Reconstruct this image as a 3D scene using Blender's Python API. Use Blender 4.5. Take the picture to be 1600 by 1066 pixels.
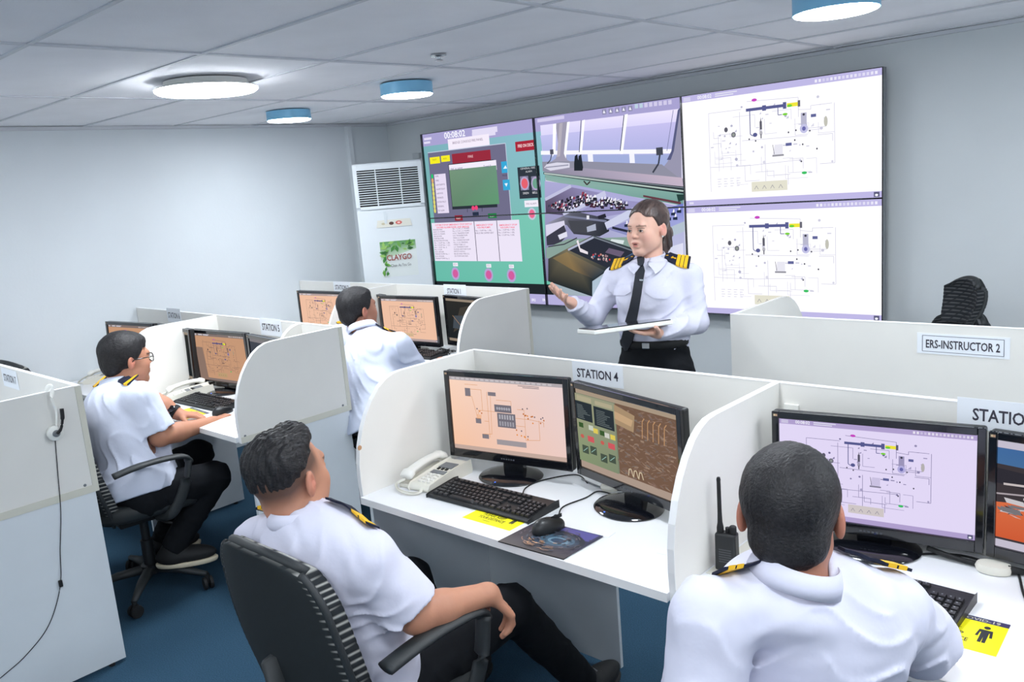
import bpy, math, random
import numpy as np
from mathutils import Vector, Matrix
random.seed(7); RNG = np.random.default_rng(5)
PI = math.pi
for o in list(bpy.data.objects): bpy.data.objects.remove(o)
SC = bpy.context.scene; COL = SC.collection

# ---------------------------------------------------------------- camera
YAW, PIT, ROL, FPX, CZ = math.radians(43.212), math.radians(10.804), math.radians(-4.714), 1310.94, 1.7708
FW = np.array([-math.sin(YAW)*math.cos(PIT), math.cos(YAW)*math.cos(PIT), -math.sin(PIT)])
_ri = np.array([math.cos(YAW), math.sin(YAW), 0.0]); _up = np.cross(_ri, FW)
RT = math.cos(ROL)*_ri + math.sin(ROL)*_up; UP = -math.sin(ROL)*_ri + math.cos(ROL)*_up
CAM = np.array([0, 0, CZ])
cd = bpy.data.cameras.new('camera'); cam = bpy.data.objects.new('camera', cd); COL.objects.link(cam)
cd.sensor_width = 36; cd.lens = FPX/1600*36; cd.clip_start = .05; cd.clip_end = 60
M = Matrix.Identity(4)
for i in range(3):
    M[i][0], M[i][1], M[i][2], M[i][3] = RT[i], UP[i], -FW[i], CAM[i]
cam.matrix_world = M; SC.camera = cam
# surveyed positions are read off the photograph: a pixel plus a known plane or distance gives a point of the room
def ray(px, py): return FW + RT*(px-800)/FPX - UP*(py-533)/FPX
def on(px, py, ax, v):
    d = ray(px, py); return CAM + d*((v-CAM[ax])/d[ax])
def at(px, py, depth): return CAM + ray(px, py)*depth

# ---------------------------------------------------------------- world, exposure
w = bpy.data.worlds.new('world'); SC.world = w; w.use_nodes = True
w.node_tree.nodes['Background'].inputs[0].default_value = (.75, .85, 1, 1)
w.node_tree.nodes['Background'].inputs[1].default_value = .3
SC.view_settings.view_transform = 'Standard'; SC.view_settings.look = 'None'
SC.view_settings.exposure = 0.0; SC.view_settings.gamma = 1.0; SC.view_settings.use_curve_mapping = False
LAMP = 69.0           # radiance of the ceiling lamps' diffusers

# room dimensions
XL, XR, YW, YN, HC = -5.627, 1.7, 4.676, -1.7, 2.319
YA, XA1, XA2 = 2.207, -2.288, -1.051
YB, XB1, XB2 = 2.362, -4.555, -3.371
YC, XC = 1.13, -3.348
YD, XD1, XD2 = 3.635, -4.463, -3.271
YE, XE = 3.198, -1.705
HP, HD, HL = 1.1426, .75, .721
YV = YW-.12

# ---------------------------------------------------------------- colour and materials
def lin(c):
    if isinstance(c, str): c = tuple(int(c[i:i+2], 16) for i in (0, 2, 4))
    return tuple(((v/255)/12.92 if v/255 <= .04045 else ((v/255+.055)/1.055)**2.4) for v in c[:3])
def mat(name, col, rough=.5, metal=0, noise=0, nscale=40, bump=0, bscale=80, spec=.5, emit=None, attr=False, coat=0, stretch=None, sss=0, col2=None):
    m = bpy.data.materials.new(name); m.use_nodes = True; nt = m.node_tree; n = nt.nodes; l = nt.links
    b = n['Principled BSDF']; c = lin(col)
    b.inputs['Base Color'].default_value = (*c, 1); b.inputs['Roughness'].default_value = rough
    b.inputs['Metallic'].default_value = metal; b.inputs['Specular IOR Level'].default_value = spec
    b.inputs['Coat Weight'].default_value = coat
    if sss: b.inputs['Subsurface Weight'].default_value = sss; b.inputs['Subsurface Radius'].default_value = (.01, .004, .002); b.inputs['Subsurface Scale'].default_value = .5
    tc = n.new('ShaderNodeTexCoord'); src = tc.outputs['Object']
    if stretch:
        mp = n.new('ShaderNodeMapping'); mp.inputs['Scale'].default_value = stretch; l.new(src, mp.inputs[0]); src = mp.outputs[0]
    base = None
    if attr:
        a = n.new('ShaderNodeAttribute'); a.attribute_name = 'Col'; base = a.outputs['Color']; l.new(base, b.inputs['Base Color'])
    if noise:
        t = n.new('ShaderNodeTexNoise'); t.inputs['Scale'].default_value = nscale; t.inputs['Detail'].default_value = 4; l.new(src, t.inputs['Vector'])
        mx = n.new('ShaderNodeMix'); mx.data_type = 'RGBA'; mx.blend_type = 'MIX'
        r = n.new('ShaderNodeMapRange'); r.inputs[1].default_value = .35; r.inputs[2].default_value = .65; l.new(t.outputs[0], r.inputs[0]); l.new(r.outputs[0], mx.inputs[0])
        if base:
            mu = n.new('ShaderNodeMix'); mu.data_type = 'RGBA'; mu.blend_type = 'MULTIPLY'; mu.inputs[0].default_value = 1
            mx.inputs[6].default_value = (1-noise,)*3+(1,); mx.inputs[7].default_value = (1, 1, 1, 1)
            l.new(base, mu.inputs[6]); l.new(mx.outputs[2], mu.inputs[7]); l.new(mu.outputs[2], b.inputs['Base Color'])
        else:
            c2 = lin(col2) if col2 else tuple(v*(1-noise) for v in c)
            mx.inputs[6].default_value = (*c, 1); mx.inputs[7].default_value = (*c2, 1); l.new(mx.outputs[2], b.inputs['Base Color'])
    if bump:
        t = n.new('ShaderNodeTexNoise'); t.inputs['Scale'].default_value = bscale; t.inputs['Detail'].default_value = 3; l.new(src, t.inputs['Vector'])
        bp = n.new('ShaderNodeBump'); bp.inputs['Strength'].default_value = bump; bp.inputs['Distance'].default_value = .01; l.new(t.outputs[0], bp.inputs['Height']); l.new(bp.outputs[0], b.inputs['Normal'])
    if emit is not None:
        b.inputs['Emission Color'].default_value = (*c, 1); b.inputs['Emission Strength'].default_value = emit
    return m
def screen_mat(name, k=1.0):
    m = bpy.data.materials.new(name); m.use_nodes = True; nt = m.node_tree; nt.nodes.clear()
    o = nt.nodes.new('ShaderNodeOutputMaterial'); e = nt.nodes.new('ShaderNodeEmission'); a = nt.nodes.new('ShaderNodeAttribute'); a.attribute_name = 'Col'
    nt.links.new(a.outputs['Color'], e.inputs['Color']); e.inputs['Strength'].default_value = k; nt.links.new(e.outputs[0], o.inputs[0]); return m
MT = dict(
 wall_paint=mat('wall_paint', (222, 228, 232), .75, noise=.04, nscale=1.5, bump=.05, bscale=60),
 far_paint=mat('far_paint', (214, 219, 221), .75, noise=.05, nscale=1.5, bump=.05, bscale=60),
 tile=mat('ceiling_tile', (243, 244, 249), .9, noise=.05, nscale=3, bump=.15, bscale=250),
 tbar=mat('grid_bar', (205, 208, 214), .6),
 carpet=mat('blue_carpet', (54, 84, 106), .95, noise=.35, nscale=220, bump=.5, bscale=300, spec=.1),
 panel=mat('white_laminate', (234, 232, 226), .45, noise=.03, nscale=4),
 edge=mat('white_edge_band', (243, 243, 242), .4),
 top=mat('white_worktop', (238, 240, 243), .3, noise=.02, nscale=5),
 low=mat('pale_blue_laminate', (222, 228, 232), .5, noise=.03, nscale=6),
 under=mat('grey_laminate', (190, 196, 200), .6, noise=.04, nscale=6),
 trim=mat('beige_trim', (214, 212, 198), .5),
 black=mat('black_plastic', (26, 28, 30), .42, bump=.03, bscale=400),
 gloss=mat('gloss_black_plastic', (14, 16, 22), .12, coat=.5),
 key=mat('key_plastic', (36, 37, 40), .45),
 dark=mat('dark_rubber', (20, 21, 23), .7),
 shell=mat('chair_shell', (40, 44, 46), .55, bump=.1, bscale=500),
 rib=mat('ribbed_fabric', (30, 32, 35), .8, attr=True, bump=.1, bscale=600, spec=.2),
 white=mat('white_plastic', (236, 236, 230), .35),
 ivory=mat('ivory_plastic', (226, 224, 212), .4),
 grey=mat('grey_plastic', (120, 124, 128), .4),
 paper=mat('white_paper', (238, 242, 247), .6),
 ink=mat('black_ink', (52, 52, 62), .7),
 yellow=mat('yellow_card', (246, 236, 20), .5),
 navyink=mat('navy_ink', (38, 42, 74), .6),
 print_=mat('printed_colours', (128, 128, 128), .35, attr=True),
 shirt=mat('white_shirt_cloth', (212, 212, 228), .8, noise=.03, nscale=14, bump=.22, bscale=22, spec=.2),
 shirtblue=mat('pale_shirt_cloth', (212, 218, 236), .8, noise=.03, nscale=14, bump=.22, bscale=22, spec=.2),
 trouser=mat('black_trouser_cloth', (22, 24, 28), .85, bump=.15, bscale=40, spec=.15),
 navy=mat('navy_cloth', (30, 34, 52), .7, spec=.2),
 gold=mat('gold_braid', (244, 190, 22), .5),
 tie=mat('black_tie_cloth', (24, 28, 38), .6, bump=.05, bscale=300),
 skin=mat('skin', (190, 140, 115), .5, attr=True, bump=.04, bscale=120, spec=.35, sss=.12),
 hair=mat('black_hair', (20, 19, 21), .5, noise=.5, nscale=160, bump=.3, bscale=260, spec=.35, stretch=(1, .5, 1), col2=(38, 36, 38)),
 hairbrown=mat('brown_hair', (44, 34, 34), .38, noise=.5, nscale=45, bump=.5, bscale=130, spec=.5, stretch=(1, .3, .3), col2=(96, 78, 72)),
 sole=mat('cream_sole', (222, 210, 184), .6),
 eyew=mat('eye', (255, 255, 255), .15, attr=True),
 steel=mat('steel', (190, 195, 200), .25, metal=1),
 blue_rim=mat('sky_blue_rim', (130, 192, 226), .4),
 ac=mat('appliance_white', (226, 232, 236), .35, noise=.02, nscale=3),
 glass=mat('lens', (200, 210, 215), .05),
 led=mat('blue_led', (60, 110, 255), .3, emit=2.0),
 screen=screen_mat('lit_screen', 1.0), wallscreen=screen_mat('lit_wall_screen', 1.06),
)
m = bpy.data.materials.new('lamp_glow'); m.use_nodes = True; b = m.node_tree.nodes['Principled BSDF']
b.inputs['Base Color'].default_value = (.9, .9, .9, 1); b.inputs['Emission Color'].default_value = (.90, .95, 1, 1); b.inputs['Emission Strength'].default_value = LAMP
MT['glow'] = m
mg = MT['glass'].node_tree.nodes['Principled BSDF']; mg.inputs['Transmission Weight'].default_value = 1; mg.inputs['IOR'].default_value = 1.05

# ---------------------------------------------------------------- object helpers
def link(name, me, m, parent=None):
    o = bpy.data.objects.new(name, me); COL.objects.link(o)
    if m is not None and not me.materials: me.materials.append(MT[m] if isinstance(m, str) else m)
    if parent is not None: o.parent = parent
    return o
def thing(name, label, cat, loc=(0, 0, 0), rz=0, group=None):
    o = bpy.data.objects.new(name, None); COL.objects.link(o); o.empty_display_size = .1
    o.location = tuple(float(v) for v in loc); o.rotation_euler = (0, 0, rz); o['label'] = label; o['category'] = cat
    if group: o['group'] = group
    return o
def tag(o, label=None, cat=None, group=None, kind=None):
    if label: o['label'] = label
    if cat: o['category'] = cat
    if group: o['group'] = group
    if kind: o['kind'] = kind
    return o
def bevel(o, w=.003, seg=2):
    md = o.modifiers.new('bevel', 'BEVEL'); md.width = w; md.segments = seg; md.limit_method = 'ANGLE'; md.angle_limit = math.radians(40); return o
def copy_tree(o, parent=None):
    c = o.copy(); COL.objects.link(c)
    if parent is not None: c.parent = parent
    for ch in list(o.children): copy_tree(ch, c)
    return c
class MB:
    def __init__(s): s.v = []; s.f = []; s.c = []; s.cur = None
    def add(s, vs, fs, col=None):
        o = len(s.v); s.v += [tuple(float(q) for q in p) for p in vs]; s.f += [tuple(i+o for i in f) for f in fs]
        c = (*lin(col), 1) if col is not None else (1, 1, 1, 1); s.c += [c]*len(vs); return s
    def box(s, c, d, rz=0, rx=0, ry=0, col=None, taper=1):
        R = Matrix.Rotation(rz, 3, 'Z') @ Matrix.Rotation(ry, 3, 'Y') @ Matrix.Rotation(rx, 3, 'X'); c = Vector([float(q) for q in c]); vs = []
        for z in (-1, 1):
            for y in (-1, 1):
                for x in (-1, 1):
                    k = taper if z > 0 else 1
                    vs.append(c + R @ Vector((x*d[0]/2*k, y*d[1]/2*k, z*d[2]/2)))
        return s.add(vs, [(0, 2, 3, 1), (4, 5, 7, 6), (0, 1, 5, 4), (2, 6, 7, 3), (0, 4, 6, 2), (1, 3, 7, 5)], col)
    def b(s, x0, x1, y0, y1, z0, z1, col=None): return s.box(((x0+x1)/2, (y0+y1)/2, (z0+z1)/2), (abs(x1-x0), abs(y1-y0), abs(z1-z0)), col=col)
    def prism(s, pts, axis, a, b, col=None):
        n = len(pts); vs = []
        for t in (a, b):
            for (p, q) in pts: vs.append((t, p, q) if axis == 'x' else ((p, t, q) if axis == 'y' else (p, q, t)))
        fs = [tuple(range(n)), tuple(range(2*n-1, n-1, -1))] + [(i, (i+1) % n + 0, (i+1) % n+n, i+n) for i in range(n)]
        return s.add(vs, fs, col)
    def lathe(s, prof, n=24, c=(0, 0, 0), R=None, col=None, sx=1, sy=1):
        vs = []; c = Vector([float(q) for q in c])
        for (r, z) in prof:
            for i in range(n):
                a = 2*PI*i/n; p = Vector((r*math.cos(a)*sx, r*math.sin(a)*sy, z)); vs.append(c + (R @ p if R else p))
        fs = []
        for j in range(len(prof)-1):
            for i in range(n): fs.append((j*n+i, j*n+(i+1) % n, (j+1)*n+(i+1) % n, (j+1)*n+i))
        fs.append(tuple(range(n-1, -1, -1))); fs.append(tuple(range((len(prof)-1)*n, len(prof)*n)))
        return s.add(vs, fs, col)
    def tube(s, pts, r, n=8, col=None, flat=None, closed=False, upv=None):
        P = [Vector([float(q) for q in p]) for p in pts]; vs = []; m = len(P); rr = r if hasattr(r, '__len__') else [r]*m
        for i, p in enumerate(P):
            d = (P[min(i+1, m-1)]-P[max(i-1, 0)]).normalized(); u = Vector(upv) if upv else Vector((0, 0, 1))
            if abs(d.dot(u)) > .95: u = Vector((1, 0, 0)) if not upv else Vector((0, 1, 0))
            a = d.cross(u).normalized(); b = a.cross(d)
            for k in range(n):
                t = 2*PI*k/n; vs.append(p + a*math.cos(t)*rr[i]*(flat[0] if flat else 1) + b*math.sin(t)*rr[i]*(flat[1] if flat else 1))
        fs = [(i*n+k, i*n+(k+1) % n, (i+1)*n+(k+1) % n, (i+1)*n+k) for i in range(m-1) for k in range(n)]
        fs += [tuple(range(n-1, -1, -1)), tuple(range((m-1)*n, m*n))]
        return s.add(vs, fs, col)
    def mesh(s, name, smooth=False, attr=False):
        me = bpy.data.meshes.new(name); me.from_pydata(s.v, [], s.f)
        if attr:
            a = me.attributes.new('Col', 'FLOAT_COLOR', 'POINT'); a.data.foreach_set('color', np.array(s.c, np.float32).ravel())
        if smooth:
            me.polygons.foreach_set('use_smooth', [True]*len(me.polygons))
            if smooth == 'a':
                try: me.set_sharp_from_angle(angle=math.radians(40))
                except Exception: pass
        me.update(); return me
    def build(s, name, m, parent=None, smooth=False, attr=False, bev=0):
        o = link(name, s.mesh(name, smooth, attr), m, parent)
        if bev: bevel(o, bev)
        return o
def spline(pts, n=8):
    P = [np.array(p, float) for p in pts]; out = []
    for i in range(len(P)-1):
        p0, p1, p2, p3 = P[max(i-1, 0)], P[i], P[i+1], P[min(i+2, len(P)-1)]
        for k in range(n):
            t = k/n; out.append(.5*((2*p1)+(-p0+p2)*t+(2*p0-5*p1+4*p2-p3)*t*t+(-p0+3*p1-3*p2+p3)*t**3))
    out.append(P[-1]); return out

# flat text as mesh
_T = {}
def text_geo(s, bold=False):
    if s in _T: return _T[s]
    cu = bpy.data.curves.new('t', 'FONT'); cu.body = s; cu.size = 1; cu.resolution_u = 2
    if bold: cu.offset = .018
    o = bpy.data.objects.new('t', cu); COL.objects.link(o); dg = bpy.context.evaluated_depsgraph_get(); dg.update()
    me = bpy.data.meshes.new_from_object(o.evaluated_get(dg)); v = np.array([tuple(q.co) for q in me.vertices]).reshape(-1, 3); f = [tuple(p.vertices) for p in me.polygons]
    bpy.data.objects.remove(o); bpy.data.curves.remove(cu); bpy.data.meshes.remove(me)
    if len(v):
        v[:, 0] -= v[:, 0].min(); wd = v[:, 0].max(); h = .72
        v[:, 0] /= wd; v[:, 1] /= h
    _T[s] = (v, f); return _T[s]
class Flat:
    """coloured flat shapes on a plane; each later shape lies a hair further out"""
    def __init__(s, org, X, Y, N, step=.00012): s.o = np.array(org, float); s.X = np.array(X, float); s.Y = np.array(Y, float); s.N = np.array(N, float); s.mb = MB(); s.k = 0; s.step = step
    def P(s, u, v): return s.o + s.X*u + s.Y*v + s.N*s.k*s.step
    def poly(s, pts, col, up=True):
        if up: s.k += 1
        vs = [s.P(*p) for p in pts]; cols = col if isinstance(col, list) else [col]*len(pts)
        o = len(s.mb.v); s.mb.v += [tuple(map(float, p)) for p in vs]; s.mb.f.append(tuple(range(o, o+len(vs)))); s.mb.c += [(*lin(c), 1) for c in cols]
    def rect(s, x0, y0, x1, y1, col, up=True): s.poly([(x0, y0), (x1, y0), (x1, y1), (x0, y1)], col, up)
    def line(s, pts, w, col, up=True, asp=1):
        for i, ((a, b), (c, d)) in enumerate(zip(pts[:-1], pts[1:])):
            L = math.hypot((c-a)*asp, d-b) or 1; nx, ny = -(d-b)/L*w/2/asp, (c-a)*asp/L*w/2
            s.poly([(a+nx, b+ny), (a-nx, b-ny), (c-nx, d-ny), (c+nx, d+ny)], col, up and i == 0)
    def disc(s, x, y, rx, ry, col, up=True, n=14): s.poly([(x+rx*math.cos(2*PI*i/n), y+ry*math.sin(2*PI*i/n)) for i in range(n)], col, up)
    def text(s, t, x, y, wd, h, col, bold=False):
        v, f = text_geo(t, bold)
        if not len(v): return
        s.k += 1; o = len(s.mb.v)
        for q in v: s.mb.v.append(tuple(map(float, s.P(x+q[0]*wd, y+q[1]*h))))
        s.mb.f += [tuple(i+o for i in p) for p in f]; s.mb.c += [(*lin(col), 1)]*len(v)
    def build(s, name, m, parent=None): return s.mb.build(name, m, parent, attr=True)
# ================================================================ the room
def struct(name, mb, m, bev=0, **k): return tag(mb.build(name, m, bev=bev, **k), kind='structure')
struct('floor', MB().b(XL-.1, XR+.1, YN-.1, YW+.1, -.1, 0), 'carpet')
struct('wall_left', MB().b(XL-.1, XL, YN-.1, YW+.1, 0, HC+.15), 'wall_paint')
struct('wall_far', MB().b(XL, XR, YW, YW+.1, 0, HC+.15), 'far_paint')
struct('wall_right', MB().b(XR, XR+.1, YN-.1, YW+.1, 0, HC+.15), 'wall_paint')
struct('wall_near', MB().b(XL, XR, YN-.1, YN, 0, HC+.15), 'wall_paint')
ceil = struct('ceiling', MB().b(XL-.1, XR+.1, YN-.1, YW+.1, HC+.03, HC+.13), 'tbar')
gx = [XL, -4.25, -2.99, -1.835, -.62, .58, XR]
gy = [YN, -1.32, -.73, -.13, .46, 1.06, 1.65, 2.22, 2.82, 3.41, 4.06, 4.6, YW]
tiles = {}
for i in range(len(gx)-1):
    for j in range(len(gy)-1):
        a, b_ = gx[i+1]-gx[i]-.012, gy[j+1]-gy[j]-.012
        if a <= .05 or b_ <= .03: continue
        key = (round(a, 3), round(b_, 3))
        if key not in tiles: tiles[key] = MB().box((0, 0, 0), (a, b_, .018)).mesh('ceiling_tile')
        o = link('ceiling_tile', tiles[key], 'tile', ceil); o.location = ((gx[i]+gx[i+1])/2, (gy[j]+gy[j+1])/2, HC+.012 + random.uniform(-.001, .002))
        o.rotation_euler = (random.uniform(-.0015, .0015), random.uniform(-.001, .001), 0)
for x in gx[1:-1]: MB().b(x-.011, x+.011, YN, YW, HC-.003, HC+.004).build('grid_bar', 'tbar', ceil)
for y in gy[1:-1]:
    for i in range(len(gx)-1): MB().b(gx[i]+.011, gx[i+1]-.011, y-.008, y+.008, HC-.002, HC+.004).build('grid_bar', 'tbar', ceil)
struct('trim_1', MB().b(XL, XL+.022, YN, YW, HC-.02, HC), 'tbar')
struct('trim_2', MB().b(XL, XR, YW-.02, YW, HC-.018, HC), 'tbar')
struct('baseboard_left', MB().b(XL, XL+.012, YN, YW, 0, .09), 'under')
struct('baseboard_far', MB().b(XL, XR, YW-.012, YW, 0, .09), 'under')

# ceiling lamps
def lamp(x, y, r, h, label, rim='blue_rim', dome=False, group=None):
    t = thing('ceiling_lamp', label, 'lamp', (x, y, HC-.003), 0, group)
    n = 40
    if dome:
        MB().lathe([(r*.80, 0), (r*.80, -h*.35), (r*.97, -h*.5), (r, -h*.62), (r*.985, -h*.66)], n).build('lamp_housing', 'white', t, smooth='a')
        MB().lathe([(r*.98, -h*.62), (r*.99, -h*.72), (r*.93, -h*.9), (r*.75, -h*.98), (r*.4, -h*1.02), (r*.02, -h*1.03)], n).build('diffuser', 'glow', t, smooth=True)
    else:
        MB().lathe([(r, 0), (r, -h), (r*.975, -h), (r*.97, -h+.004), (r*.01, -h+.004)], n).build('lamp_rim', rim, t, smooth='a')
        MB().lathe([(r*.965, -h+.003), (r*.96, -h-.003), (r*.9, -h-.006), (r*.01, -h-.007)], n).build('diffuser', 'glow', t, smooth='a')
    return t
z = HC-.07
c = on(324, 146, 2, HC-.055); lamp(c[0], c[1], .225, .055, 'large white domed ceiling lamp with no coloured rim', dome=True)
c = on(636, 148, 2, HC-.06); lamp(c[0], c[1], .138, .06, 'round sky-blue rimmed ceiling lamp in the middle of the left ceiling, before the video wall')
c = on(452, 187, 2, HC-.055); lamp(c[0], c[1], .138, .055, 'round sky-blue rimmed ceiling lamp nearest the left wall, smallest in view')
c = on(1306, 17, 2, HC-.07); lamp(c[0], c[1], .142, .07, 'round sky-blue rimmed ceiling lamp above the right end of the video wall')
for (x, y) in [(-1.25, 1.75), (-.1, .6), (-3.5, .3), (-1.4, -.7), (.9, 1.9), (.9, 3.3), (.7, -.9), (-4.9, -.7), (-.2, -.5), (.4, 2.5)]:  # last pair: unseen lamps added as fill to brighten the left desk panels
    lamp(x, y, .15, .06, 'round sky-blue rimmed ceiling lamp, one of an unseen set outside the view, partly added as fill', group='ceiling lamps outside the view')
t = thing('sprinkler_head', 'small metal sprinkler head on the ceiling left of the video wall', 'sprinkler', (-2.715, 2.58, HC-.001))
MB().lathe([(.035, 0), (.035, -.003), (.026, -.006), (.010, -.008), (.008, -.016), (.004, -.016)], 20).build('escutcheon', 'steel', t, smooth='a')
MB().lathe([(.004, -.015), (.018, -.020), (.019, -.022), (.004, -.023)], 12).build('deflector', 'steel', t, smooth='a')

# conduit down the left wall corner
p0 = on(543, 197, 0, XL+.02); p1 = on(553, 250, 0, XL+.02)
tag(MB().b(XL, XL+.04, p0[1]-.02, p0[1]+.02, 0.1, HC-.02).build('cable_trunking', 'wall_paint'), 'pale vertical trunking in the left wall corner above the air conditioner', 'trunking')
c = on(652, 243, 1, YW-.02); tag(MB().b(c[0]-.05, c[0]+.03, YW-.03, YW, c[2]-.025, c[2]+.02).build('wall_bracket', 'under', bev=.003), 'small grey bracket on the far wall between air conditioner and video wall', 'bracket')

# ================================================================ floor-standing air conditioner
ac = at(613, 340, 6.42); aang = math.radians(50)
A = thing('air_conditioner', 'tall white floor-standing air conditioner with black grille in the far left corner', 'air conditioner', (ac[0], ac[1], 0), aang)
W2, D2, H2 = .255, .15, 1.98
acb = MB().b(-W2, W2, -D2+.02, D2, 0, H2).build('body', 'ac', A, bev=.012)
tk = .03
fr = MB(); fr.b(-W2, -W2+tk, -D2, -D2+.022, 1.66, H2-.01); fr.b(W2-tk, W2, -D2, -D2+.022, 1.66, H2-.01); fr.b(-W2+tk, W2-tk, -D2, -D2+.022, H2-.05, H2-.01); fr.b(-W2+tk, W2-tk, -D2, -D2+.022, 1.64, 1.665)
fr.build('grille_frame', 'ac', A, bev=.002)
MB().b(-W2+tk, W2-tk, -D2+.012, -D2+.0205, 1.665, H2-.05).build('grille_recess', 'dark', A)
zs = np.linspace(1.68, H2-.062, 15); sl = MB().box((0, 0, 0), (2*(W2-tk), .012, .0055), rx=.1).mesh('slat')
for zz in zs:
    o = link('slat', sl, 'ac', A); o.location = (0, -D2+.006, zz)
for xx in (-.09, .09): MB().b(xx-.004, xx+.004, -D2-.006, -D2+.002, 1.665, H2-.05).build('grille_rib', 'ac', A)
MB().b(-W2, W2, -D2, -D2+.022, .98, 1.635).build('front_panel', 'ac', A, bev=.004)
zs = np.linspace(.30, .955, 24); sl2 = MB().box((0, 0, 0), (2*W2-.01, .02, .02), rx=.35).mesh('lower_slat')
for zz in zs:
    o = link('lower_slat', sl2, 'ac', A); o.location = (0, -D2+.008, zz)
MB().b(-W2, W2, -D2, -D2+.022, 0, .28).build('kick_panel', 'ac', A, bev=.004)
cp = MB(); cp.prism([(-.12, 1.505), (.14, 1.505), (.13, 1.555), (-.11, 1.555)], 'y', -D2-.006, -D2+.001); cp.build('control_strip', 'ivory', A, bev=.002)
f = Flat((0, -D2-.0065, 0), (1, 0, 0), (0, 0, 1), (0, -1, 0), .0003)
f.disc(-.01, 1.53, .018, .012, (90, 50, 40)); f.disc(.045, 1.532, .024, .014, (210, 90, 80)); f.disc(.045, 1.532, .012, .007, (250, 200, 190)); f.disc(-.07, 1.53, .014, .008, (200, 190, 160))
f.rect(-.06, 1.53, -.04, 1.62, (215, 222, 226))
f.build('control_marks', 'print_', A)
# poster on it
PX0, PX1, PZ0, PZ1 = -.115, .155, 1.13, 1.40
po = thing('poster', 'white poster with green leaves and red-brown CLAYGO lettering on the air conditioner', 'poster', (ac[0], ac[1], 0), aang)
f = Flat((0, -D2-.0015, 0), (1, 0, 0), (0, 0, 1), (0, -1, 0), .0003)
f.rect(PX0, PZ0, PX1, PZ1, (226, 232, 230)); f.poly([(PX0, PZ0+.13), (PX1, PZ0+.2), (PX1-.002, PZ1-.004), (PX0+.002, PZ1-.004)], [(205, 225, 200), (190, 215, 185), (90, 150, 90), (80, 150, 70)])
rr = random.Random(3)
for k in range(60):
    if k < 40: x, zc = rr.uniform(PX0+.02, PX1-.02), PZ1-rr.uniform(.01, .09)*rr.uniform(.5, 1)
    else: x, zc = PX0+rr.uniform(.01, .05), rr.uniform(PZ0+.01, PZ1-.04)
    if k < 40 and abs(x) < .05 and rr.random() < .6: continue
    a = rr.uniform(0, PI); L = rr.uniform(.012, .03); q = rr.choice([(60, 130, 50), (40, 100, 40), (110, 170, 70), (150, 195, 100)])
    dx, dz = math.cos(a)*L, math.sin(a)*L
    f.poly([(x-dx, zc-dz), (x-dz*.45, zc+dx*.45), (x+dx, zc+dz), (x+dz*.45, zc-dx*.45)], q)
f.text('CLAYGO', PX0+.045, 1.255, .185, .042, (150, 62, 50), True); f.text('Clean As You Go', PX0+.07, 1.205, .15, .022, (70, 75, 80))
tag(f.build('poster_print', 'print_', po))
# ================================================================ cubicle desks
def prof_side(y):            # outline of a curved side screen, back edge at y
    pts = [(y, HL), (y, HP)]
    pts += [(y-.36, HP+.001), (y-.40, HP-.002), (y-.435, HP-.014), (y-.47, HP-.036), (y-.505, HP-.072), (y-.535, HP-.115), (y-.56, HP-.165), (y-.578, HP-.22), (y-.588, HP-.28), (y-.59, HP-.34), (y-.586, HL)]
    return pts
TH = .018
def side_screen(root, x, y, screws=True, sgn=1):
    s = MB().prism(prof_side(y), 'x', x-TH/2, x+TH/2).build('side_screen', 'panel', root)
    # bright edge banding around the outline
    pts = prof_side(y)[1:]; e = MB()
    for (a, b_), (c_, d_) in zip(pts[:-1], pts[1:]):
        n = Vector((0, -(d_-b_), (c_-a))).normalized()*.0015
        if n.z < 0 or (abs(n.z) < 1e-4 and n.y > 0): n = -n
        w_ = TH/2+.0006
        e.add([(x-w_, a, b_), (x+w_, a, b_), (x+w_, c_, d_), (x-w_, c_, d_)]+[(x-w_, a+n.y, b_+n.z), (x+w_, a+n.y, b_+n.z), (x+w_, c_+n.y, d_+n.z), (x-w_, c_+n.y, d_+n.z)],
              [(0, 1, 2, 3), (7, 6, 5, 4), (0, 4, 5, 1), (1, 5, 6, 2), (2, 6, 7, 3), (3, 7, 4, 0)])
    e.build('edge_band', 'edge', s)
    if screws:
        for (yy, zz) in ((y-.03, HL+.035), (y-.565, HL+.03)):
            R = Matrix.Rotation(PI/2*sgn, 3, 'Y'); MB().lathe([(.006, 0), (.005, .0018), (.001, .002)], 10, (x+sgn*TH/2, yy, zz), R).build('screw', 'grey', s)
    return s
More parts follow.
